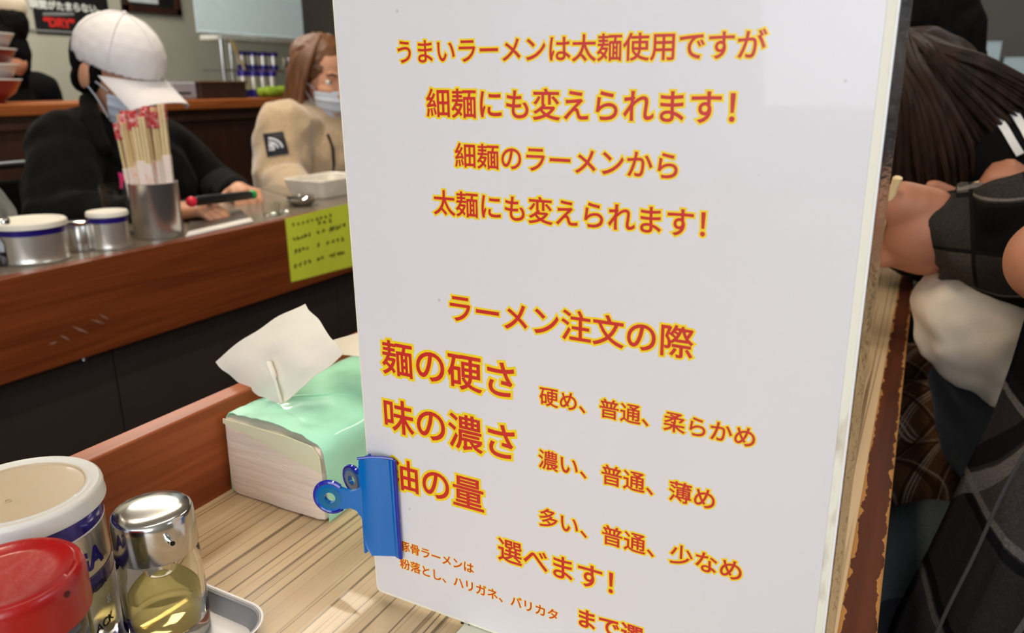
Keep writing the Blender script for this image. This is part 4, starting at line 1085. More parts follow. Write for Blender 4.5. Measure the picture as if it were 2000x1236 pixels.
# sleeve patch with a white emblem
pc, _ = hit(coat, 540, 280)
if pc is None: pc = aX(540, 280, -1.6)
def patch_pt(x, y, h=0.0):
    L_, _ = hit(coat, x, y)
    if L_ is None: L_ = pc
    return L_ - ray(x, y).normalized() * (.0035 + h)
def patch_grid(bm, c4, h, n=6):
    g = []
    for j in range(n + 1):
        g.append([])
        for i in range(n + 1):
            u, v = i / n, j / n
            x = (c4[0][0] * (1 - u) + c4[1][0] * u) * (1 - v) + (c4[3][0] * (1 - u) + c4[2][0] * u) * v
            y = (c4[0][1] * (1 - u) + c4[1][1] * u) * (1 - v) + (c4[3][1] * (1 - u) + c4[2][1] * u) * v
            g[-1].append(bm.verts.new(patch_pt(x, y, h)))
    for j in range(n):
        for i in range(n): bm.faces.new((g[j][i], g[j][i + 1], g[j + 1][i + 1], g[j + 1][i]))
bm = bmesh.new(); patch_grid(bm, ((513, 261), (553, 256), (565, 300), (522, 306)), 0.0)
pt = bm_obj('sleeve_patch', bm, mat('patch_black', (22, 24, 32), .7), wom); pt['label'] = 'black square sleeve patch with white emblem'
bm = bmesh.new()
for k in range(3):      # three nested quarter arcs
    r1, r2 = 9 + k * 9, 13.5 + k * 9
    pr_ = None
    for t in range(9):
        an = R(8 + 82 * t / 8); c0 = (524, 291)
        a = bm.verts.new(patch_pt(c0[0] + r1 * .95 * math.cos(an), c0[1] - r1 * .72 * math.sin(an), .001)); b = bm.verts.new(patch_pt(c0[0] + r2 * .95 * math.cos(an), c0[1] - r2 * .72 * math.sin(an), .001))
        if pr_: bm.faces.new((pr_[0], a, b, pr_[1]))
        pr_ = (a, b)
for k in range(3): patch_grid(bm, ((525, 280 + k * 5.4), (537, 279 + k * 5.4), (537, 282.5 + k * 5.4), (525, 283.5 + k * 5.4)), .0012, 2)
bm_obj('emblem', bm, mat('emblem_white', (226, 226, 232), .7), pt)
# hair: cap of hair and long locks
brown = mat('brown_hair', (104, 66, 38), 0.5, var=0.35, scale=70, stretch=(1, 1, .15), bump=.4, bscale=200)
hp_ = [('e', P3(BW, wh, (-.026, 0, .038)), (.096, .084, .084), BW), ('c', P3(BW, wh, (-.03, -.055, .0)), .042, P3(BW, wh, (-.02, -.090, -.17)), .030), ('c', P3(BW, wh, (-.03, .055, .0)), .042, P3(BW, wh, (-.02, .09, -.17)), .030), ('c', P3(BW, wh, (-.055, 0, .0)), .065, P3(BW, wh, (-.075, 0, -.14)), .06)]
hr = blob('hair', hp_, .0045, brown, wom, 4, .004, 40)
def locks(name, paths, m, parent, rad=.006, n=8):
    bm = bmesh.new()
    for p in paths:
        pts = spline(p, 5); k = len(pts)
        tube_bm(pts, [rad * (0.55 + .6 * math.sin(math.pi * min(1, .15 + i / k))) * (1 if i < k - 1 else .3) for i in range(k)], n, bm)
    return bm_obj(name, bm, m, parent)
paths = []
for i in range(26):
    sy = -1 if i < 17 else 1; t = random.random()
    paths.append([P3(BW, wh, (-.03 + .03 * t, .02 * sy, .118)), P3(BW, wh, (-.03 + .07 * t, .080 * sy, .05)), P3(BW, wh, (-.04 + .08 * t, (.094 + .01 * random.random()) * sy, -.06)), P3(BW, wh, (-.05 + .10 * t, (.085 + .03 * random.random()) * sy, -.15 - .04 * random.random()))])
locks('locks', paths, brown, hr, .008)
stool('counter_stool', wom.location.x, wom.location.y, 'round black stool under the woman in the beige coat', MATS['black_cloth'], SEAT - .05)

# ------------------------------------------------------------------ sleeve of a person cut off at the left edge
ls = aX(-70, 400, -1.52)
lp = thing('person', (-1.66, ls.y, FLOOR), 'person in dark green coat cut off by the left picture edge', 'person')
green = mat('dark_green_coat', (50, 56, 48), .95, var=.15, scale=30, sheen=.3, bump=.3)
lc = Vector((-1.66, ls.y - .14, -.25)); BG = basis((1, 0, -.2))
lh = Vector((-1.60, lc.y, 0.02))
l1 = aX(-55, 430, -1.55)
lhand = Vector((-1.36, l1.y - .12, TZ + .035))
ld_ = (lhand - l1).normalized()
blob('body', head_prims(lh, BG) + [('c', P3(BG, lh, (-.04, 0, -.13)), .05, lc, .07), ('c', lc, .12, Vector((lc.x, lc.y, SEAT + .09)), .13), ('c', lc + Vector((0, 0, .06)), .06, lc + Vector((0, .15, .04)), .05), ('c', lc + Vector((0, .15, .04)), .05, l1, .04), ('c', l1, .04, lhand - ld_ * .05, .026)]
     + hand_prims(lhand - ld_ * .05, basis(ld_), .95, (.3, .35, .4, .45), -1, .4)
     + [('c', Vector((lc.x, lc.y + k, SEAT + .07)), .08, Vector((lc.x + .28, lc.y + k, SEAT + .06)), .06) for k in (-.09, .09)] + [('c', Vector((lc.x + .28, lc.y + k, SEAT + .06)), .06, Vector((lc.x + .22, lc.y + k, FLOOR + .07)), .04) for k in (-.09, .09)], .005, skin, lp, 4, extra=(pantsm,), paint=lambda c: 1 if c.z < -.45 else 0)
face_details(lh, BG, lp)
blob('hair', [('e', P3(BG, lh, (-.022, 0, .045)), (.094, .082, .080), BG)], .005, blackhair, lp, 3, .003, 50)
blob('coat', [('c', lc + Vector((0, 0, .04)), .12, Vector((lc.x, lc.y, SEAT + .12)), .16), ('c', lc + Vector((0, 0, .08)), .09, lc + Vector((0, .16, .05)), .075), ('c', lc + Vector((0, .16, .05)), .078, l1, .075), ('c', l1, .072, lhand - ld_ * .08, .045)], .007, green, lp, 5, .008, 14)
stool('counter_stool', lp.location.x, lp.location.y, 'round black stool under the person in the dark green coat', MATS['black_cloth'], SEAT - .05)

# ================================================================== pass counter, kitchen and back wall
LX = -2.35
lz = aX(60, 203, LX).z
pc_ = thing('pass_counter', (LX - .15, 1.6, FLOOR), 'kitchen pass counter with orange brown ledge and dark wooden front panels', 'counter')
bm_obj('ledge', box_bm((LX - .36, -0.6, lz - .034), (LX, 3.75, lz)), ledgewood, pc_, False, .004)
y = -0.6
while y < 3.7:
    bm_obj('panel', box_bm((LX - .06, y + .002, FLOOR), (LX - .035, min(y + .42, 3.75) - .002, lz - .034)), darkwood, pc_, False, .002); y += .42
bm_obj('cross_rail', box_bm((LX - .034, -.6, lz - .075), (LX - .015, 3.75, lz - .055)), darkwood, pc_, False, .002)
# black chair back at the left
cb = aX(30, 335, -1.95)
chr_ = thing('dining_chair', (cb.x, cb.y, FLOOR), 'black chair with a grey tubular back rail behind the man in the white cap', 'chair')
bm_obj('backrest', box_bm((cb.x - .02, cb.y - .20, cb.z - .30), (cb.x + .0, cb.y + .20, cb.z - .02)), MATS['black_cloth'], chr_, False, .008)
bm_obj('back_rail', tube_bm(spline([(cb.x, cb.y - .21, cb.z - .3), (cb.x, cb.y - .21, cb.z), (cb.x, cb.y - .15, cb.z + .015), (cb.x, cb.y + .15, cb.z + .015), (cb.x, cb.y + .21, cb.z), (cb.x, cb.y + .21, cb.z - .3)], 6), .009, 10), mat('chair_tube', (70, 72, 76), .4, .7), chr_)
bm_obj('seat', box_bm((cb.x - .4, cb.y - .20, -.60), (cb.x, cb.y + .20, -.555)), MATS['black_cloth'], chr_, False, .012)
for sx_, sy_ in ((-.38, -.18), (-.38, .18), (-.02, -.18), (-.02, .18)):
    bm_obj('leg', tube_bm([(cb.x + sx_, cb.y + sy_, -.6), (cb.x + sx_, cb.y + sy_, FLOOR)], .012, 10), MATS['chair_tube'], chr_)

WX = -3.5
# black poster
po = thing('wall_poster', aX(110, 30, WX), 'black poster with white Japanese slogan and red lettering on the kitchen wall', 'poster')
pa, pb, pcn, pd = aX(50, -70, WX + .006), aX(188, -70, WX + .006), aX(193, 72, WX + .006), aX(53, 63, WX + .006)
zt_, zb_ = max(pa.z, pb.z), (pcn.z + pd.z) / 2
bm_obj('sheet', box_bm((WX + .001, pa.y, zb_), (WX + .006, pb.y + .03, zt_)), mat('poster_black', (24, 24, 26), .4, var=.05), po, False)
def poster_text(body, left, right, bottom, m, mm=None, red=.02, yel=0, xoff=.0):
    L_, Rr, Bt = aX(*left, WX + .007), aX(*right, WX + .007), aX(*bottom, WX + .007)
    def place(x, y, h, bb):
        s = (Rr.y - L_.y) / (bb[1] - bb[0]); return Vector((WX + .0065 + h + xoff, L_.y + (x - bb[0]) * s, Bt.z + (y - bb[2]) * s))
    return two_tone_text('poster_lettering', body, place, (m,) + ((mm,) if mm else ()), po, red, yel, rise=(.0004, .001))
pw = mat('poster_white', (214, 214, 208), .5); pr = mat('poster_red', (200, 40, 36), .5); pg = mat('poster_grey', (130, 130, 130), .5)
poster_text('瞬間がたまらない。', (58, 8), (194, 14), (120, 21), pw, None, .045)
poster_text('“DRY”', (85, 43), (146, 43), (112, 54), pr, None, .06)
bm = bmesh.new()
for k in range(16):
    a = aX(84 + k * 3.8, 27, WX + .008); box_bm((WX + .006, a.y, a.z - .006), (WX + .0075, a.y + .009, a.z + .006), bm)
a = aX(54, 58, WX + .008); b = aX(150, 62, WX + .008); box_bm((WX + .006, a.y, a.z - .004), (WX + .0075, b.y, a.z + .004), bm)
bm_obj('small_print', bm, pg, po, False)
# framed board
fa, fb = aX(236, 14, WX), aX(350, 28, WX)
fr = thing('picture_frame', (WX + .01, (fa.y + fb.y) / 2, fb.z + .1), 'dark wooden picture frame with white sheet hanging above the white cap', 'picture')
y0_, y1_, z0_, z1_ = fa.y, fb.y, (fa.z + fb.z) / 2 - .012, .62
for lo_b, hi_b in (((WX + .001, y0_, z0_), (WX + .022, y1_, z0_ + .03)), ((WX + .001, y0_, z1_), (WX + .022, y1_, z1_ + .03)), ((WX + .001, y0_, z0_), (WX + .022, y0_ + .03, z1_)), ((WX + .001, y1_ - .03, z0_), (WX + .022, y1_, z1_))):
    bm_obj('frame_rail', box_bm(lo_b, hi_b), darkwood, fr, False, .002)
bm_obj('black_mount', box_bm((WX + .001, y0_ + .02, z0_ + .02), (WX + .008, y1_ - .02, z1_ + .01)), mat('mount_black', (26, 26, 26), .4), fr, False)
bm_obj('white_sheet', box_bm((WX + .008, y0_ + .03, z0_ + .045), (WX + .010, y0_ + (y1_ - y0_) * .62, z1_ - .03)), mat('sheet_pale', (206, 214, 214), .5), fr, False)

# staff member at the left
sh = aX(-8, 48, -2.90)
stf = thing('person', (-2.92, sh.y, FLOOR), 'kitchen worker in cream cap and black clothes standing beyond the pass counter', 'person')
BS = basis((-1, .1, -.15))
sc_ = Vector((-2.94, sh.y - .03, sh.z - .30)); dark = mat('staff_black', (16, 16, 18), .95, var=.15); dark.node_tree.nodes['Principled BSDF'].inputs['Specular IOR Level'].default_value = .06
a1 = sc_ + Vector((.06, -.19, .07)); a2 = sc_ + Vector((-.04, .19, .07)); el1 = a1 + Vector((-.05, -.04, -.26)); el2 = a2 + Vector((-.05, .03, -.26)); ha1 = el1 + Vector((-.20, .08, -.02)); ha2 = el2 + Vector((-.20, -.06, -.02))
bd = head_prims(sh, BS, 1.02) + [('c', P3(BS, sh, (-.04, 0, -.13)), .05, sc_ + Vector((0, 0, .08)), .07), ('c', sc_, .12, Vector((sc_.x, sc_.y, sc_.z - .38)), .13)]
for sy in (-.08, .08): bd += [('c', Vector((sc_.x, sc_.y + sy, sc_.z - .38)), .085, Vector((sc_.x, sc_.y + sy, FLOOR + .35)), .058), ('c', Vector((sc_.x, sc_.y + sy, FLOOR + .35)), .056, Vector((sc_.x, sc_.y + sy, FLOOR + .06)), .040), ('c', Vector((sc_.x, sc_.y + sy, FLOOR + .04)), .04, Vector((sc_.x - .14, sc_.y + sy, FLOOR + .03)), .03)]
for a, e, h_, sd in ((a1, el1, ha1, 1), (a2, el2, ha2, -1)):
    d_ = (h_ - e).normalized(); bd += [('c', sc_ + Vector((0, 0, .08)), .07, a, .05), ('c', a, .05, e, .04), ('c', e, .038, h_, .026)] + hand_prims(h_, basis(d_), .95, (.3, .35, .4, .45), sd, .4)
blob('body', bd, .007, skin, stf, 3, extra=(pantsm,), paint=lambda c: 1 if c.z < sc_.z - .25 else 0)
face_details(sh, BS, stf, 1.02)
blob('shirt', [('c', P3(BS, sh, (-.02, 0, -.085)), .080, sc_ + Vector((0, 0, .08)), .10), ('c', sc_ + Vector((0, 0, .02)), .13, Vector((sc_.x, sc_.y, sc_.z - .36)), .15), ('c', sc_ + Vector((0, 0, .10)), .085, a1, .072), ('c', sc_ + Vector((0, 0, .10)), .085, a2, .072), ('c', a1, .075, el1, .062), ('c', a2, .075, el2, .062)], .008, dark, stf, 4, .008, 14)
blob('hair', [('e', P3(BS, sh, (-.030, 0, .0)), (.092, .086, .085), BS), ('c', P3(BS, sh, (-.05, .03, -.04)), .065, P3(BS, sh, (-.06, .06, -.09)), .055)], .006, blackhair, stf, 3, .003, 40)
blob('cap', [('e', P3(BS, sh, (-.012, 0, .055)), (.112, .098, .085), BS), ('c', P3(BS, sh, (-.012, 0, .02)), .092, P3(BS, sh, (-.012, 0, .06)), .094)], .006, creamcap, stf, 3)
# bowls stacked on the ledge
white_c = mat('bowl_white', (226, 224, 218), .15, coat=.5, var=.02); red_c = mat('bowl_red', (130, 30, 34), .25, coat=.4)
bx = -2.50; q = ray(-18, 190); bb_ = Vector((bx, q.y / q.x * bx, lz)); ntop = ('topmost', 'second from the top', 'third from the top', 'lowest')
for k in range(4):
    z = lz + .0005 + .043 * k; nm = ntop[3 - k]; col = red_c if k in (0, 2) else white_c
    bo = thing('noodle_bowl', (bb_.x, bb_.y, z), ('dark red' if k in (0, 2) else 'white') + ' ramen bowl at the left edge, %s of its stack' % nm, 'bowl', 'bowls stacked on the pass counter')
    T_ = Matrix.Translation((bb_.x, bb_.y, z))
    bm_obj('bowl_body', lathe_bm([(0, .006), (.030, .006), (.032, 0), (.036, 0), (.038, .010), (.066, .030), (.088, .068), (.0855, .0685), (.062, .034), (.034, .014), (0, .013)], 48, M=T_), col, bo)
    bm_obj('rim', lathe_bm([(.0868, .067), (.0895, .067), (.0895, .0705), (.0868, .0705), (.0868, .067)], 48, M=T_), white_c, bo)

# rack with coffee cans beside the acrylic screen
RX = -2.62
def onledge(px_, X): q = ray(px_, 180); return Vector((X, q.y / q.x * X, lz))
ps = aX(441, 60, RX)
rack = thing('steel_rack', (RX, ps.y, lz), 'chrome wire rack with white shelf standing on the pass counter', 'rack')
for xx, pxx in ((RX, 441), (RX, 590), (RX - .1, 458), (RX - .1, 600)):
    p = onledge(pxx, xx); bm_obj('post', tube_bm([p, p + UP * .62], .0075, 12), chrome, rack)
p = onledge(441, RX); p2 = onledge(598, RX)
sz = aX(500, 76, RX).z; sz2 = aX(500, 138, RX).z
bm_obj('shelf', box_bm((RX - .12, p.y, sz - .012), (RX + .01, p2.y + .03, sz + .008)), mat('shelf_white', (214, 216, 210), .4), rack, False, .003)
for k in range(7): bm_obj('wire', tube_bm([(RX - .12 + .02 * k, p.y, sz2), (RX - .12 + .02 * k, p2.y + .03, sz2)], .0025, 8), chrome, rack)
def far_can(px_, X, z, h, r, lab, grp='coffee cans on the rack'):
    q = ray(px_, 150); P_ = Vector((X, q.y / q.x * X, z))
    c = thing('coffee_can', P_, lab, 'can', grp)
    o = bm_obj('can_body', lathe_bm([(0, .0003), (r, .0003), (r, h * .32), (r, h * .86), (r, h), (0, h)], 36, M=Matrix.Translation(P_)), tinmetal, c, extra=(cobalt,))
    for p_ in o.data.polygons:
        z_ = p_.center.z - P_.z
        if z_ < h * .33 or z_ > h * .85: p_.material_index = 1
    bm_obj('lid', lathe_bm([(0, h + .008), (r * .98, h + .008), (r * 1.03, h + .006), (r * 1.03, h - .004), (0, h - .004)], 36, M=Matrix.Translation(P_)), cobalt, c)
seq = ('first', 'second', 'third', 'fourth')
for k, x in enumerate((474, 494, 512, 530)): far_can(x, RX + .05, lz + .0005, .098, .0225, 'silver coffee can with dark blue base on the pass counter, %s from the chrome post' % seq[k])
for k, x in enumerate((476, 496, 516, 536)): far_can(x, RX - .06, sz2 + .003, .070, .0225, 'silver coffee can with blue lid on the wire shelf, %s from the chrome post' % seq[k])
p = aX(565, 112, RX - .05)
pot = thing('steel_pot', (p.x, p.y, sz2 + .003), 'shiny steel ladle pot on the wire shelf nearest the woman', 'pot')
bm_obj('pot_body', lathe_bm([(0, .0), (.030, .0), (.035, .01), (.035, .055), (.037, .056), (.033, .055), (.033, .005), (0, .005)], 32, M=Matrix.Translation((p.x, p.y, sz2 + .003))), chrome, pot)
a = aX(452, 78, RX + .03); b = aX(478, 136, RX + .04)
sp_ = thing('wooden_spatula', b, 'pale wooden spatula leaning on the chrome rack', 'spatula')
bm_obj('blade', tube_bm([a, a + (b - a) * .35, a + (b - a) * .45, b], [.012, .013, .007, .006], 10, flat=(Vector((1, 0, 0)), .4)), mat('pale_wood', (196, 172, 122), .6), sp_)
# lacquer box and green thing on the ledge
a = aX(372, 190, LX - .14); b = aX(462, 190, LX - .14)
lb_ = thing('lacquer_box', (LX - .14, (a.y + b.y) / 2, lz), 'long dark brown box lying on the pass counter left of the coffee cans', 'box')
zt = aX(400, 158, LX - .1).z
bm_obj('box_body', box_bm((LX - .24, a.y, lz + .0005), (LX - .08, b.y, zt - .008)), mat('lacquer_brown', (54, 38, 32), .35, coat=.3), lb_, False, .003)
bm_obj('lid', box_bm((LX - .245, a.y - .005, zt - .008), (LX - .075, b.y + .005, zt)), mat('lacquer_lid', (84, 58, 44), .35, coat=.3), lb_, False, .003)
a = aX(338, 186, LX - .16); g2 = thing('white_dispenser', (LX - .16, a.y, lz), 'small grey white dispenser behind the visor of the white cap', 'dispenser')
bm_obj('housing', box_bm((LX - .22, a.y - .05, lz + .0005), (LX - .10, a.y + .06, aX(350, 160, LX - .1).z)), mat('dispenser_grey', (150, 152, 160), .4), g2, False, .006)
bm_obj('slot', box_bm((LX - .099, a.y - .03, lz + .02), (LX - .0975, a.y + .03, lz + .026)), MATS['black_cloth'], g2, False)
a = aX(548, 176, LX - .1); gr = thing('green_cloth', (LX - .1, a.y, lz), 'folded lime green cloth on the pass counter beside the beige coat', 'cloth')
blob('folded_layer', [('c', a + Vector((0, -.07, -.005)), .020, a + Vector((0, .07, -.005)), .020), ('c', a + Vector((-.05, -.06, -.008)), .018, a + Vector((-.05, .07, -.008)), .018)], .005, mat('lime_cloth', (132, 160, 40), .9), gr, 4, .004, 40)
# translucent screen, window reflection painted into its pale blue, and pot behind
SX = -2.50
scn = thing('acrylic_screen', aX(480, 30, SX), 'translucent plastic splash screen, pale blue from a painted window reflection, hanging over the pass counter', 'screen')
a, b = aX(378, 0, SX), aX(588, 0, SX); zb2 = aX(480, 68, SX).z
scm = mat('screen_reflection_blue', (226, 246, 252), .3, trans=.3, ior=1.1, var=.03)  # pale blue colour holds the reflected window light
bm_obj('panel', box_bm((SX - .003, a.y, zb2), (SX, b.y, 1.2)), scm, scn, False)
bm_obj('hem', tube_bm([(SX - .0015, a.y, zb2), (SX - .0015, b.y, zb2)], .004, 8), mat('hem_clear', (200, 216, 222), .3), scn)
for yy in (a.y + .02, b.y - .02): bm_obj('hanger', tube_bm([(SX - .0015, yy, 1.19), (SX - .0015, yy, 1.249)], .004, 8), chrome, scn)
p = Vector((RX - .115, aX(505, 60, RX - .115).y, sz + .0085))
hood = thing('domed_pot', p, 'large domed grey pot seen through the translucent screen', 'pot')
bm_obj('dome', lathe_bm([(.105, 0), (.108, .004), (.095, .028), (.065, .048), (.02, .056), (0, .057)], 40, M=Matrix.Translation(p)), mat('dull_alu', (128, 128, 122), .45, .8), hood)
bm_obj('knob', lathe_bm([(.006, .055), (.006, .066), (.014, .070), (.012, .078), (0, .079)], 24, M=Matrix.Translation(p)), MATS['gadget_black'], hood)

#PART3
# ================================================================== diners on the right of the near counter
flannel = plaid('black_grey_flannel', (50, 45, 44), [(0.03, .022, (16, 15, 16), 1), (0.47, .022, (16, 15, 16), 1), (0.52, .018, (86, 81, 78), .8), (0.975, .018, (86, 81, 78), .8)], 0.15, rot=(0, R(-32), 0), block=(9, 9, 10))
sleevef = plaid('sleeve_flannel', (66, 61, 56), [(0.02, .02, (24, 22, 22), 1), (0.5, .02, (24, 22, 22), 1), (0.55, .012, (120, 112, 104), .7)], 0.085, rot=(R(-8), R(12), 0), block=(17, 16, 16))
tartan = plaid('brown_tartan', (96, 66, 44), [(0.10, .02, (50, 30, 20), .9), (0.16, .010, (200, 182, 160), .75), (0.22, .010, (200, 182, 160), .75), (0.28, .010, (180, 160, 140), .6), (0.6, .03, (58, 36, 26), .8), (0.66, .008, (190, 170, 150), .5)], 0.062, rot=(0, 0, R(38)), axes=(0, 1))
denim = mat('blue_grey_denim', (60, 66, 68), .9, var=.15, scale=260, bump=.3, bscale=900, stretch=(1, 1, 4))
denim.node_tree.nodes['Principled BSDF'].inputs['Specular IOR Level'].default_value = .1
sweat = mat('white_sweatshirt', (222, 206, 184), .95, var=.03, scale=30, sheen=.2, bump=.2, bscale=500)
# --- near diner
dE = thing('person', (0.42, 0.86, FLOOR), 'nearest diner in black and grey plaid overshirt, white sweatshirt and jeans, hand holding chopsticks', 'person')
ec = Vector((.30, .88, -.30))                     # trunk
eh = Vector((.27, .84, .10)); BE = basis((-1, -.1, -.45))
wr = aY(1835, 455, .84); pal = aY(1775, 440, .84); dW = (pal - wr).normalized()
elb = aY(2120, 470, .80); shd = Vector((.33, .74, -.12)); shd2 = Vector((.34, 1.04, -.13))
o2 = aY(2060, 520, .68)                            # other forearm at the picture edge
BHn = basis(dW, (0.35, -.85, .35))
bd = head_prims(eh, BE) + [('c', P3(BE, eh, (-.04, 0, -.13)), .05, ec + Vector((0, 0, .1)), .07), ('c', ec, .11, Vector((.36, .88, SEAT + .09)), .13),
     ('c', ec + Vector((0, 0, .1)), .07, shd, .05), ('c', ec + Vector((0, 0, .1)), .07, shd2, .05), ('c', shd2, .05, elb, .042), ('c', elb, .042, wr + (elb - wr) * .1, .029)]
# hand: palm mass, thumb base, five fingers curling round the sticks
def C2(a, ra, b, rb): return ('c', Vector(a), ra, Vector(b), rb)
k_ = lambda x, y, Y=.84: aY(x, y, Y)
hand = [C2(k_(1850, 455), .031, k_(1800, 455), .038), C2(k_(1812, 418, .835), .026, k_(1760, 398, .825), .022), C2(k_(1805, 478), .030, k_(1745, 468, .85), .027), C2(k_(1790, 440, .85), .034, k_(1735, 430, .86), .030),
        # thumb along the top towards the menu
        C2(k_(1790, 405, .828), .022, k_(1735, 395, .822), .0165), C2(k_(1735, 395, .822), .0162, k_(1692, 402, .82), .0135), C2(k_(1692, 402, .82), .0132, k_(1660, 418, .822), .011),
        # index
        C2(k_(1750, 398, .86), .016, k_(1690, 385, .875), .0125), C2(k_(1690, 385, .875), .0122, k_(1650, 405, .87), .0105), C2(k_(1650, 405, .87), .010, k_(1635, 430, .855), .0088),
        # middle
        C2(k_(1745, 425, .875), .016, k_(1685, 420, .89), .0125), C2(k_(1685, 420, .89), .012, k_(1650, 445, .885), .0105), C2(k_(1650, 445, .885), .010, k_(1645, 470, .865), .009),
        # ring
        C2(k_(1745, 455, .875), .016, k_(1690, 458, .885), .0122), C2(k_(1690, 458, .885), .012, k_(1668, 485, .87), .0105), C2(k_(1668, 485, .87), .010, k_(1690, 497, .85), .009),
        # little finger, its knuckles show below the palm
        C2(k_(1755, 480, .865), .017, k_(1712, 482, .855), .0135), C2(k_(1712, 482, .855), .013, k_(1712, 500, .835), .0115), C2(k_(1712, 500, .835), .0115, k_(1732, 505, .828), .0095)]
hand += [C2(wr + (elb - wr) * .1, .029, k_(1840, 455), .030)]
bd += hand
oh = aY(2075, 470, .64)
bd += [C2(shd, .05, Vector((.20, .62, -.16)), .045), ]
# other arm: wrist and heel of the hand reach into the right edge
c0 = aY(2062, 510, .62)
for k in range(4):
    f0 = c0 + Vector((.006, -.012, .020 - .014 * k)); f1 = f0 + Vector((.016, -.026, -.004)); f2 = f1 + Vector((.024, .004, -.004))
    bd += [C2(f0, .0105, f1, .0095), C2(f1, .0092, f2, .0078)]
bd += [C2(c0 + Vector((.01, -.01, .02)), .014, c0 + Vector((.034, -.016, .030)), .010)]
bd += [C2(Vector((.20, .62, -.16)), .04, aY(2110, 545, .62), .030), C2(aY(2110, 545, .62), .030, aY(2062, 510, .62), .031)]
BO = basis((-.6, -.6, -.3)); bd += hand_prims(aY(2060, 520, .60), basis((-.75, .25, -.1), (0, -.6, .8)), .5, (.9, .9, .9, .9), 1, .6)[:0]
for sy in (-.09, .09):
    kn = Vector((.055, .86 + sy * 1.1, -.545)) if sy > 0 else Vector((.05, .70, -.50))
    hp2 = Vector((.42, .86 + sy, -.50))
    bd += [('c', hp2, .085, kn, .062), ('c', kn, .060, Vector((.10, kn.y, FLOOR + .07)), .040), ('c', Vector((.10, kn.y, FLOOR + .04)), .038, Vector((-.02, kn.y, FLOOR + .035)), .03)]
blob('body', bd, .0034, skin2, dE, 2, extra=(pantsm,), paint=lambda c: 1 if c.z < -.38 else 0)
face_details(eh, BE, dE, 1.0, mask=False)
blob('hair', [('e', P3(BE, eh, (-.022, 0, .045)), (.096, .084, .082), BE)], .005, blackhair, dE, 3, .003, 50)
# white sweatshirt bulging over the counter edge
blob('sweatshirt', [C2(k_(1865, 595, .84), .038, k_(1950, 625, .86), .070), C2(k_(1950, 625, .86), .070, k_(1975, 680, .86), .055), C2(k_(1922, 735, .84), .022, k_(1970, 690, .86), .05), C2(k_(1865, 640, .85), .028, k_(1920, 680, .85), .045), C2(k_(2040, 640, .9), .10, ec + Vector((.02, 0, 0)), .12),
     C2(ec + Vector((0, 0, .1)), .09, ec + Vector((0, 0, -.1)), .13)], .005, sweat, dE, 5, .010, 24)
blob('inner_shirt', [C2(k_(1880, 740, .88), .030, k_(1960, 860, .88), .05), C2(k_(1940, 790, .88), .055, k_(2010, 850, .9), .08), C2(k_(1885, 800, .88), .026, k_(1960, 900, .88), .035)], .005, mat('black_inner', (18, 20, 24), .85, sheen=.2), dE, 4, .004, 24)['label'] = 'black shirt hem under the white sweatshirt'
# sleeve of the overshirt (arm over the counter)
sl = [C2(k_(1868, 450), .0400, k_(1905, 458), .0440), C2(k_(1905, 458), .0440, k_(1990, 480, .82), .0530), C2(k_(1990, 480, .82), .053, elb, .062), C2(elb, .062, shd2, .075), C2(k_(1985, 415, .80), .034, k_(2060, 420, .80), .04), C2(k_(1900, 490, .85), .036, k_(1985, 520, .84), .045)]
blob('overshirt_sleeve', sl, .0042, sleevef, dE, 4, .0055, 28)['label'] = 'grey and black plaid sleeve'
blob('overshirt_body', [('c', ec + Vector((.05, 0, .08)), .125, Vector((.40, .88, SEAT + .15)), .155), ('c', ec + Vector((.04, 0, .12)), .09, shd, .078), ('c', ec + Vector((.04, 0, .12)), .09, shd2, .080), ('c', ec + Vector((.02, -.05, .14)), .06, ec + Vector((.02, .05, .14)), .06),
     ('c', shd, .078, Vector((.21, .625, -.155)), .056), ('c', Vector((.21, .625, -.155)), .056, Vector((.185, .622, -.158)), .053)], .007, sleevef, dE, 4, .006, 18)['label'] = 'grey and black plaid overshirt back and left sleeve'
# cuff band
cfa = k_(1850, 452); cdir = (k_(1905, 458) - cfa).normalized(); side_ = cdir.cross(-CF).normalized()
bm = bmesh.new(); rings = []
for t, r_ in ((0, .0405), (.003, .0425), (.020, .0435), (.024, .0420)):
    ring = []
    for k in range(40):
        an = 2 * math.pi * k / 40; d_ = side_ * math.cos(an) * 1.12 + (cdir.cross(side_)) * math.sin(an) * .9
        ring.append(bm.verts.new(cfa + cdir * t + d_ * r_ + side_ * 0))
    rings.append(ring)
for a, b in zip(rings[:-1], rings[1:]):
    for k in range(40): bm.faces.new((a[k], a[(k + 1) % 40], b[(k + 1) % 40], b[k]))
solid(bm, .002)
bm_obj('cuff', bm, sleevef, dE)
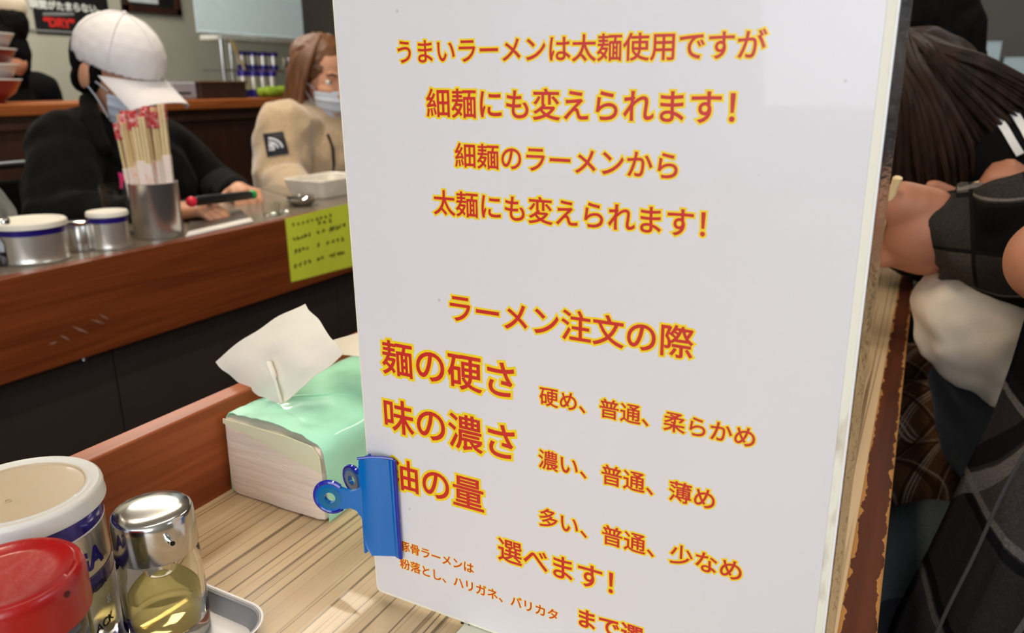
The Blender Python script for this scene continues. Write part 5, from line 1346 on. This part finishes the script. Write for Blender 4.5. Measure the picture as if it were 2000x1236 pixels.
# hanging front panel of the overshirt: a thick curtain of cloth with a button placket
def curtain(name, rows, m, parent, thick=.004, wav=.004, extra=None):
    bm = bmesh.new(); g = []
    n = 24; m_ = 30
    R_ = [spline([aY(*p) for p in row], 1 if len(row) == 2 else 8) for row in rows]
    cols = []
    for row in rows:
        pts = spline([aY(*p) for p in row], 8); L_ = len(pts) - 1
        cols.append([pts[min(int(round(i / n * L_)), L_)] for i in range(n + 1)])
    for i in range(n + 1): pass
    grid = []
    for i in range(n + 1):
        c = spline([cols[j][i] for j in range(len(rows))], 8); grid.append(c)
    k = len(grid[0])
    vs = [[bm.verts.new(p + CF * wav * math.sin(i * .26 + j * .10) + CF * wav * .5 * noise.noise(p * 22)) for j, p in enumerate(col)] for i, col in enumerate(grid)]
    for i in range(n):
        for j in range(k - 1): bm.faces.new((vs[i][j], vs[i + 1][j], vs[i + 1][j + 1], vs[i][j + 1]))
    bmesh.ops.remove_doubles(bm, verts=bm.verts[:], dist=1e-5)
    o = bm_obj(name, bm, m, parent)
    md = o.modifiers.new('thickness', 'SOLIDIFY'); md.thickness = thick; md.offset = 0; md.use_even_offset = False
    return o
curtain('overshirt_front', [[(2010, 610, .72), (2060, 600, .70), (2140, 590, .70)], [(1955, 790, .70), (2030, 790, .67), (2130, 800, .68)], [(1890, 930, .68), (1985, 950, .63), (2110, 960, .66)], [(1830, 1060, .66), (1950, 1090, .60), (2100, 1110, .62)], [(1750, 1200, .64), (1900, 1230, .57), (2080, 1260, .6)], [(1720, 1280, .63), (1870, 1330, .56), (2060, 1350, .58)]], flannel, dE)['label'] = 'black and grey plaid overshirt front'
fold = [aY(*p) for p in ((2010, 870, .615), (1960, 960, .605), (1905, 1080, .585), (1850, 1190, .56), (1815, 1270, .55))]
bm_obj('placket_edge', tube_bm(spline(fold, 8), .0013, 8), mat('placket_grey', (52, 49, 48), .95), dE)
# jeans thigh
blob('jeans', [C2(aY(1700, 1150, .74), .070, aY(1830, 1140, .76), .080), C2(aY(1830, 1140, .76), .080, Vector((.42, .84, -.50)), .105), C2(aY(1690, 1155, .74), .068, Vector((.07, .73, -.64)), .055), C2(Vector((.07, .73, -.64)), .055, Vector((.10, .72, FLOOR + .08)), .05),
      C2(Vector((.42, .95, -.50)), .10, Vector((.075, .93, -.57)), .066), C2(Vector((.075, .93, -.57)), .062, Vector((.10, .95, FLOOR + .08)), .05)], .006, denim, dE, 5, .003, 20)
# chopsticks in the hand
cs = thing('chopsticks', aY(1735, 400, .81), 'pair of plain wooden chopsticks in the hand of the plaid sleeved diner', 'chopsticks')
for dx in (0, 14):
    a, b = aY(1752 + dx * .2, 348 - dx * .1, .802), aY(1655 - dx, 640, .86)
    bm_obj('stick', tube_bm([a, b], [.0038, .0026], 10), bamb, cs)
stool('counter_stool', .44, .87, 'round dark stool under the nearest diner in jeans', mat('stool_green', (96, 116, 46), .6), SEAT - .05)

# --- woman with long dark brown hair
dF = thing('person', (0.40, 1.28, FLOOR), 'diner with long dark brown hair, black jacket with white sleeve stripes and brown plaid trousers', 'person')
fh = aY(1762, 244, 1.14); BF = basis((-.85, -.25, -.75)); fcn = Vector((.26, 1.30, -.26))
sF1 = aY(1915, 330, 1.10); sF2 = Vector((.30, 1.46, -.10)); hF = aY(2004, 350, .99); eF = aY(2110, 420, 1.02)
bd = head_prims(fh, BF, .95) + [('c', P3(BF, fh, (-.04, 0, -.12)), .045, fcn + Vector((-.04, -.05, .12)), .06), ('c', fcn, .10, Vector((.38, 1.28, SEAT + .09)), .12), ('c', fcn + Vector((-.02, 0, .1)), .06, Vector((.20, 1.16, -.1)), .045), ('c', Vector((.20, 1.16, -.1)), .045, eF, .038), ('c', eF, .036, hF + (eF - hF).normalized() * .05, .023), ('c', fcn, .06, sF2, .045)]
dh = (hF - eF).normalized()
bd += hand_prims(hF - dh * .02, basis(dh, (0, -.5, .9)), .52, (.75, .85, .95, 1.0), 1, .8, .05)
for sy in (-.09, .09): bd += [('c', Vector((.38, 1.28 + sy, -.50)), .085, Vector((.06, 1.20 + sy, -.50)), .06), ('c', Vector((.06, 1.20 + sy, -.50)), .058, Vector((.10, 1.2 + sy, FLOOR + .07)), .038)]
# far hand of hers: fingertip peeping over the plaid cuff
ft_ = aY(1822, 365, .96); bd += [('c', ft_, .009, aY(1850, 378, .97), .010), ('c', aY(1850, 378, .97), .010, aY(1885, 425, 1.02), .018), ('c', aY(1885, 425, 1.02), .018, Vector((.10, 1.22, -.2)), .034), ('c', Vector((.10, 1.22, -.2)), .036, fcn, .05)]
blob('body', bd, .0042, skin2, dF, 4, extra=(pantsm,), paint=lambda c: 1 if c.z < -.38 else 0)
face_details(fh, BF, dF, .95, mask=False)
jac = blob('jacket', [('c', fcn, .14, Vector((.38, 1.28, SEAT + .13)), .15), ('c', fcn + Vector((0, 0, .08)), .10, sF2, .075), ('c', fcn + Vector((0, 0, .1)), .12, aY(1890, 300, 1.16), .080), ('c', aY(1890, 300, 1.16), .080, aY(1790, 330, 1.12), .070), ('c', aY(1900, 300, 1.14), .070, aY(2040, 330, 1.06), .060), ('c', aY(2040, 330, 1.06), .060, eF, .055), ('c', aY(1750, 330, 1.12), .05, aY(1740, 420, 1.12), .06), ('c', aY(1740, 420, 1.12), .06, fcn, .12)], .0055, blackcloth, dF, 5, .006, 18)
for ofs in (0, 1):
    p_ = ((1938, 232), (1955, 255), (1970, 280), (1986, 306)) if ofs == 0 else ((1962, 212), (1978, 232), (1994, 258), (2008, 284))
    bm = bmesh.new(); prv = None
    for (x, y) in p_:
        L_, _ = hit(jac, x, y); L2, _ = hit(jac, x + 15, y - 7)
        if L_ is None: L_ = aY(x, y, 1.02)
        if L2 is None: L2 = L_ + CR * .01
        dd_ = ray(x, y).normalized() * .004
        a, b = bm.verts.new(L_ - dd_), bm.verts.new(L2 - dd_)
        if prv: bm.faces.new((prv[0], a, b, prv[1]))
        prv = (a, b)
    solid(bm, .0015)
    bm_obj('sleeve_stripe', bm, mat('stripe_white', (226, 224, 220), .7), dF)
blob('trousers', [C2(Vector((.40, 1.20, -.48)), .11, aY(1790, 850, 1.08), .075), C2(aY(1790, 850, 1.08), .075, aY(1760, 900, 1.06), .068), C2(Vector((.40, 1.36, -.48)), .11, aY(1800, 760, 1.25), .072), C2(aY(1790, 870, 1.08), .072, Vector((.10, 1.12, FLOOR + .1)), .055), C2(aY(1800, 760, 1.25), .07, Vector((.10, 1.34, FLOOR + .1)), .055), C2(aY(1900, 940, .98), .055, Vector((.40, 1.18, -.5)), .1), C2(aY(1900, 940, .98), .055, aY(1780, 960, 1.0), .06)], .006, tartan, dF, 5, .004, 18)['label'] = 'brown and white plaid trousers'
hairF = mat('dark_brown_hair', (40, 25, 16), 0.62, var=0.5, scale=90, stretch=(1, 1, .1), bump=.2, bscale=220)
hairF.node_tree.nodes['Principled BSDF'].inputs['Specular IOR Level'].default_value = .25
hb = blob('hair', [('e', P3(BF, fh, (-.006, 0, .026)), (.102, .084, .088), BF), ('c', fh + Vector((.02, -.01, .02)), .078, aY(1880, 220, 1.16), .060), ('c', aY(1880, 220, 1.16), .060, aY(1985, 240, 1.14), .035), ('c', fh + Vector((0, -.01, .0)), .085, aY(1790, 320, 1.10), .065)], .005, hairF, dF, 4, .006, 30)
paths = []
random.seed(11)
for i in range(220):
    t = (i + random.random()) / 220
    x0 = 1700 + 110 * t + random.uniform(-14, 14); y0 = 66 + 20 * abs(t - .5) + random.uniform(-6, 14)
    Yf = random.uniform(-.012, .012)
    if t < .62:      # falling straight towards the bowl, ends drift right
        ex = 1712 + 175 * (t / .62) + random.uniform(-22, 22); ey = random.uniform(335, 400) - 60 * max(0, t / .62 - .6)
        mid = ((x0 * .55 + ex * .45) + 14, y0 + (ey - y0) * .42)
        pts = [aY(x0, y0, 1.10 + Yf), aY(x0 + 12 + 10 * t, y0 + 55, 1.03 + Yf), aY(*mid, 1.00 + Yf), aY(ex - 8, ey - 70, 1.01 + Yf), aY(ex, ey, 1.03 + Yf)]
    else:            # sweeping over her back to the right
        f = (t - .62) / .38
        ex = 1910 + 125 * f + random.uniform(-30, 25); ey = 330 - 160 * f + random.uniform(-14, 14)
        pts = [aY(x0, y0, 1.10 + Yf), aY(x0 + 40, y0 + 38 - 18 * f, 1.05 + Yf), aY((x0 + ex) / 2 + 5, (y0 + ey) / 2 - 6 + 12 * (1 - f), 1.04 + Yf), aY(ex, ey, 1.06 + Yf)]
    paths.append(pts)
locks('locks', paths, hairF, hb, .0042, 6)
cs = thing('chopsticks', aY(1920, 372, .97), 'pair of pale chopsticks held by the long haired diner above the plaid sleeve', 'chopsticks')
for dy in (0, 7):
    a, b = aY(1975, 343 + dy * .5, .985), aY(1790, 392 + dy, .98)
    bm_obj('stick', tube_bm([a, b], [.0042, .0032], 10), bamb, cs)
stool('counter_stool', .42, 1.30, 'round green topped stool under the long haired diner', MATS['stool_green'], SEAT - .05)

# --- third diner, black hair, beyond her
dG = thing('person', (0.42, 1.80, FLOOR), 'diner with black hair and navy clothes beyond the long haired diner', 'person')
gh = aY(1742, 66, 1.62); BGg = basis((-1, -.1, -.3)); gc = Vector((.22, 1.74, -.20))
blob('body', head_prims(gh, BGg) + [('c', P3(BGg, gh, (-.04, 0, -.13)), .05, gc, .09), ('c', gc, .13, Vector((.40, 1.80, SEAT + .09)), .14), ('c', gc, .08, Vector((.10, 1.60, -.20)), .05), ('c', Vector((.10, 1.60, -.20)), .048, Vector((-.06, 1.66, TZ + .05)), .03)]
     + hand_prims(Vector((-.06, 1.66, TZ + .045)), basis((-1, .2, 0)), .9, (.3, .3, .4, .4), 1, .3)
     + [('c', Vector((.40, 1.8 + k, -.5)), .085, Vector((.06, 1.75 + k, -.50)), .062) for k in (-.09, .09)] + [('c', Vector((.06, 1.75 + k, -.5)), .06, Vector((.1, 1.75 + k, FLOOR + .07)), .04) for k in (-.09, .09)], .006, skin2, dG, 4)
face_details(gh, BGg, dG, 1.0, mask=False)
blob('hair', [('e', P3(BGg, gh, (-.03, 0, .03)), (.112, .102, .100), BGg), ('c', P3(BGg, gh, (-.06, 0, -.02)), .085, P3(BGg, gh, (-.07, 0, -.12)), .06)], .006, blackhair, dG, 4, .004, 40)
blob('sweater', [('c', gc, .145, Vector((.40, 1.80, SEAT + .12)), .16), ('c', gc, .10, Vector((.10, 1.60, -.20)), .07), ('c', Vector((.10, 1.60, -.20)), .066, Vector((-.01, 1.64, TZ + .06)), .045)], .007, navy, dG, 4, .007, 15)
blob('trousers', [C2(Vector((.40, 1.8 + k, -.49)), .105, Vector((.05, 1.74 + k, -.49)), .075) for k in (-.09, .09)] + [C2(Vector((.05, 1.74 + k, -.49)), .072, Vector((.09, 1.75 + k, FLOOR + .1)), .055) for k in (-.09, .09)], .008, mat('navy_trousers', (22, 28, 44), .9), dG, 4)
stool('counter_stool', .44, 1.80, 'round green topped stool under the black haired diner', MATS['stool_green'], SEAT - .05)

# background right: boxes on a shelf and a bracket
sz_ = aY(1950, 112, 3.3).z
shf = thing('far_shelf', (.45, 3.6, sz_ - .12), 'dark wall shelf at the far end with pale blue boxes on it', 'shelf')
bm_obj('board', box_bm((-.3, 3.35, sz_ - .20), (1.3, 3.79, sz_ - .17)), darkwood, shf, False, .003)
for xx in (-.2, 1.2): bm_obj('bracket', box_bm((xx, 3.40, sz_ - .28), (xx + .03, 3.79, sz_ - .20)), darkwood, shf, False, .002)
pale = mat('pale_blue_card', (178, 200, 208), .7, var=.03)
def card_box(px0, px1, ptop, Y, lab):
    a, b = aY(px0, ptop, Y), aY(px1, ptop, Y)
    o = thing('cardboard_box', ((a.x + b.x) / 2, Y + .08, sz_ - .17), lab, 'box')
    bm_obj('carton', box_bm((a.x, Y, sz_ - .1695), (b.x, Y + .16, a.z - .004)), pale, o, False, .003)
    bm_obj('flap', box_bm((a.x, Y - .002, a.z - .004), (b.x, Y + .16, a.z)), mat('pale_blue_flap', (196, 214, 222), .7), o, False, .001)
card_box(1868, 1958, 82, 3.42, 'pale blue box on the far shelf right of the dark hair')
card_box(1962, 2080, 112, 3.40, 'lower pale blue box on the far shelf at the right picture edge')
a = aY(1890, 62, 3.79)
br = thing('wall_hook_plate', a, 'light grey metal plate screwed to the dark far wall', 'plate')
bm_obj('plate', box_bm((a.x - .024, 3.785, a.z - .10), (a.x + .024, 3.799, a.z + .045)), mat('plate_grey', (156, 152, 144), .5), br, False, .003)
bm_obj('screw_point', tube_bm([(a.x, 3.784, a.z + .025), (a.x, 3.780, a.z + .025)], .005, 12), steel, br)
